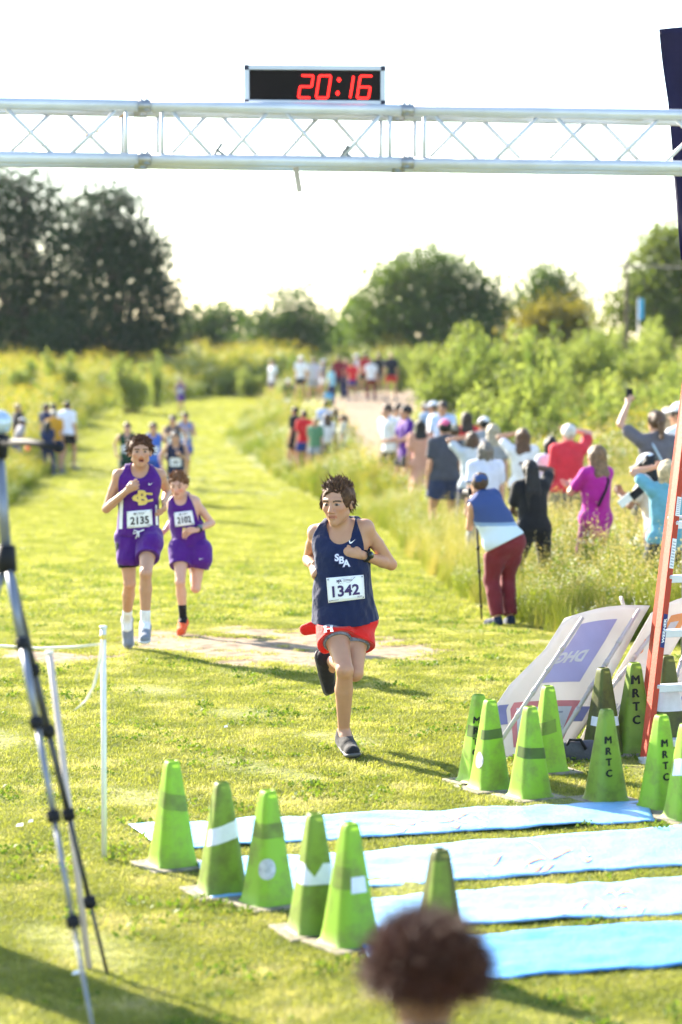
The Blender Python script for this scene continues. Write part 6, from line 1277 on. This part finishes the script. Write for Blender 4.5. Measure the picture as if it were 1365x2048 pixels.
# half hidden group beside the lane
G3 = 'children and adults beside the footpath'
for px, yt, d, hd_, lab_, hr_, tp_, bt_, kw in ((590, 812, 57, 60, 'child in black shirt beside the red shirted child', ('short', hD), ('tee', BLK), ('shorts', BLK), {}), (608, 820, 56, 40, 'child in red shirt beside the dark shirted one', ('short', hB), ('tee', RED), ('shorts', (.03, .05, .25)), {}),
    (631, 834, 55, 150, 'blond child in green shirt', ('short', hY), ('tee', (.10, .22, .12)), ('shorts', GRY), {}), (651, 800, 59, 20, 'adult in pale blue shirt over the footpath group', ('short', hK), ('tee', (.42, .52, .80)), ('shorts', NAV), dict(lean=10)),
    (655, 826, 56, 10, 'brown haired girl in white shirt in the footpath group', ('long', hB), ('tee', WHT), ('shorts', GRY), dict(fem=True)), (670, 815, 58, 30, 'child in dark grey shirt behind the brown haired girl', ('bob', hD), ('tee', (.04, .05, .06)), ('shorts', BLK), {}),
    (686, 828, 55.5, 80, 'woman with hair tied back in cream shirt at the footpath', ('pony', hB), ('tee', (.60, .55, .42)), ('shorts', GRY), dict(fem=True)), (577, 757, 86, 175, 'boy in dark green shirt, white cap and white shorts by the lane', ('short', hD), ('tee', (.012, .07, .04)), ('shorts', WHT), dict(hat=WHT))):
    crowd(px, yt, d, hd_, lab_, TAN, hr_, tp_, bt_, group=G3, **kw)
G4 = 'far spectators on the rise'
for px, yt, d, hd_, lab_, hr_, tp_, bt_, kw in ((545, 718, 106, 120, 'far person in white shirt standing apart on the rise', ('short', hD), ('tee', WHT), ('shorts', NAV), {}), (602, 711, 103, 150, 'far man in white cap and white shirt', ('short', hD), ('tee', WHT), ('shorts', BLK), dict(hat=WHT)),
    (628, 715, 98, 20, 'far broad man in grey shirt', ('short', hD), ('tee', (.42, .42, .46)), ('shorts', GRY), dict(build=1.3)), (647, 718, 101, 100, 'far person in white cap and dark vest', ('short', hD), ('tee', (.1, .1, .14)), ('shorts', WHT), dict(hat=WHT)),
    (663, 732, 92, 60, 'far woman in pale turquoise shirt', ('bob', hB), ('tee', (.28, .52, .62)), ('pants', NAV), dict(fem=True, build=1.1)), (677, 711, 99, 20, 'far tall person in maroon shirt and dark trousers', ('short', hB), ('tee', MAR), ('pants', (.03, .03, .07)), dict(build=1.2)),
    (692, 716, 101, 60, 'far person in maroon shirt next to the taller one', ('short', hY), ('tee', (.24, .03, .04)), ('pants', NAV), {}), (706, 721, 97, 30, 'far child in bright red shirt and violet shorts', ('short', hB), ('tee', RED), ('shorts', (.08, .05, .22)), {}),
    (713, 708, 104, 80, 'far person in light cap behind the red shirted child', ('short', hD), ('tee', (.6, .55, .55)), ('shorts', GRY), dict(hat=WHT)), (731, 704, 102, 20, 'far man in dark red shirt', ('short', hD), ('tee', (.35, .03, .035)), ('shorts', BLK), {}),
    (743, 718, 97, 10, 'far person in white shirt and maroon trousers', ('short', hD), ('tee', WHT), ('pants', MAR), {}), (758, 706, 101, 40, 'far person in black shirt', ('short', hD), ('tee', BLK), ('shorts', (.2, .15, .12)), {}), (783, 704, 97, 5, 'far person in black shirt and red shorts', ('short', hY), ('tee', (.02, .02, .03)), ('shorts', (.5, .03, .03)), {}),
    (656, 780, 84, 20, 'person in bright turquoise shirt stooping below the rise', ('short', hD), ('tee', (.05, .32, .5)), ('shorts', NAV), dict(lean=50))):
    crowd(px, yt, d, hd_, lab_, TAN, hr_, tp_, bt_, group=G4, **kw)
G5 = 'spectators in the weeds left of the lane'
for px, yt, d, hd_, lab_, hr_, tp_, bt_, kw in ((37, 806, 60, -50, 'person with fair hair and black shirt in the weeds', ('short', hY), ('tee', BLK), ('shorts', BLK), {}), (46, 835, 58, -70, 'person in white cap and grey shirt beside the black shirted one', ('bob', hB), ('tee', (.35, .33, .36)), ('shorts', (.1, .2, .4)), dict(hat=WHT, lean=20)),
    (93, 806, 61, -40, 'person in navy shirt left of the yellow shirt', ('short', hB), ('tee', NAV), ('shorts', NAV), {}), (108, 806, 62, -20, 'person with black hair behind the yellow shirt', ('short', hK), ('tee', WHT), ('shorts', NAV), {}),
    (109, 819, 58.5, -10, 'person in golden yellow shirt and navy shorts', ('short', (.3, .28, .25)), ('tee', (.55, .27, .02)), ('shorts', NAV), dict(build=1.1)), (135, 802, 60, -25, 'man in white shirt and black shorts by the left weeds', ('short', hD), ('tee', (.68, .72, .85)), ('shorts', BLK), dict(build=1.15)),
    (96, 842, 57.5, -15, 'girl with long black hair in navy shirt before the yellow shirt', ('long', hK), ('tee', NAV), ('leggings', NAV), dict(fem=True))):
    crowd(px, yt, d, hd_, lab_, TAN, hr_, tp_, bt_, group=G5, **kw)
# foreground head: curly haired person kneeling before the mats
hd3 = at(862, 1952, 4.65); zt = at(862, 1897, 4.65).z; J0, S0 = skeleton(1.75, 8, (0, 0, 0), 'knee', 'knee', legs='kneel', lean=6); Sx = (zt) / (J0['head'][2] + .115)
J, S = skeleton(1.75 * Sx, 8, (hd3.x, 4.65, 0), 'down', 'down', legs='kneel', lean=6)
root, base = make_person(J, S, .008, 'person with curly dark auburn hair kneeling in the foreground', dict(skin=(.20, .10, .06), hair=(None, (.035, .015, .010)), top=('tee', (.05, .05, .06)), bottom=('shorts', NAV), seed=4), None)
hm = mat('hair_curly', (.085, .030, .017), .5, .4, 0, .4, 40); fr = J['hfr']
cs = locks(J['head'], fr, S * 1.22, 3400, .074, .0026, lambda v: (v.x, v.y, v.z), .55, 77, lambda v: v.z > -.06 and not (v.y > .6 and v.z < .3), .9); cs.build('hair', hm, root, True, base)
hr, hf, hu = fr; c_ = J['head']
sdf_obj('hair_volume', [ell(c_ + (hu * .026 - hf * .016) * S, (.118 * S, .128 * S, .115 * S), np.array([hr, hf, hu]), .01)], .007, hm, root, base, 0, [ell(c_ + (hf * .11 - hu * .05) * S, (.075 * S, .075 * S, .11 * S), np.array([hr, hf, hu]), .01)], [(c_ - hu * .0 * S, -hu)], wr=.014, seed=3, wf=70)
# ------------------------------------------------------------------ haze: the warm evening air
mb = MB(); mb.box((0, 265, 8.0), (860, 730, 24)); hz = mb.build('haze', None); tag(hz, 'thin pale summer haze over the meadow', 'haze', None, 'stuff')
hm_ = bpy.data.materials.new('haze_air'); hm_.use_nodes = True; nt = hm_.node_tree; nt.nodes.remove(nt.nodes['Principled BSDF']); pv = nt.nodes.new('ShaderNodeVolumePrincipled')
pv.inputs['Color'].default_value = (.78, .89, 1.0, 1); pv.inputs['Density'].default_value = .00008; pv.inputs['Anisotropy'].default_value = .25
nt.links.new(pv.outputs[0], nt.nodes['Material Output'].inputs['Volume']); hz.data.materials.append(hm_)
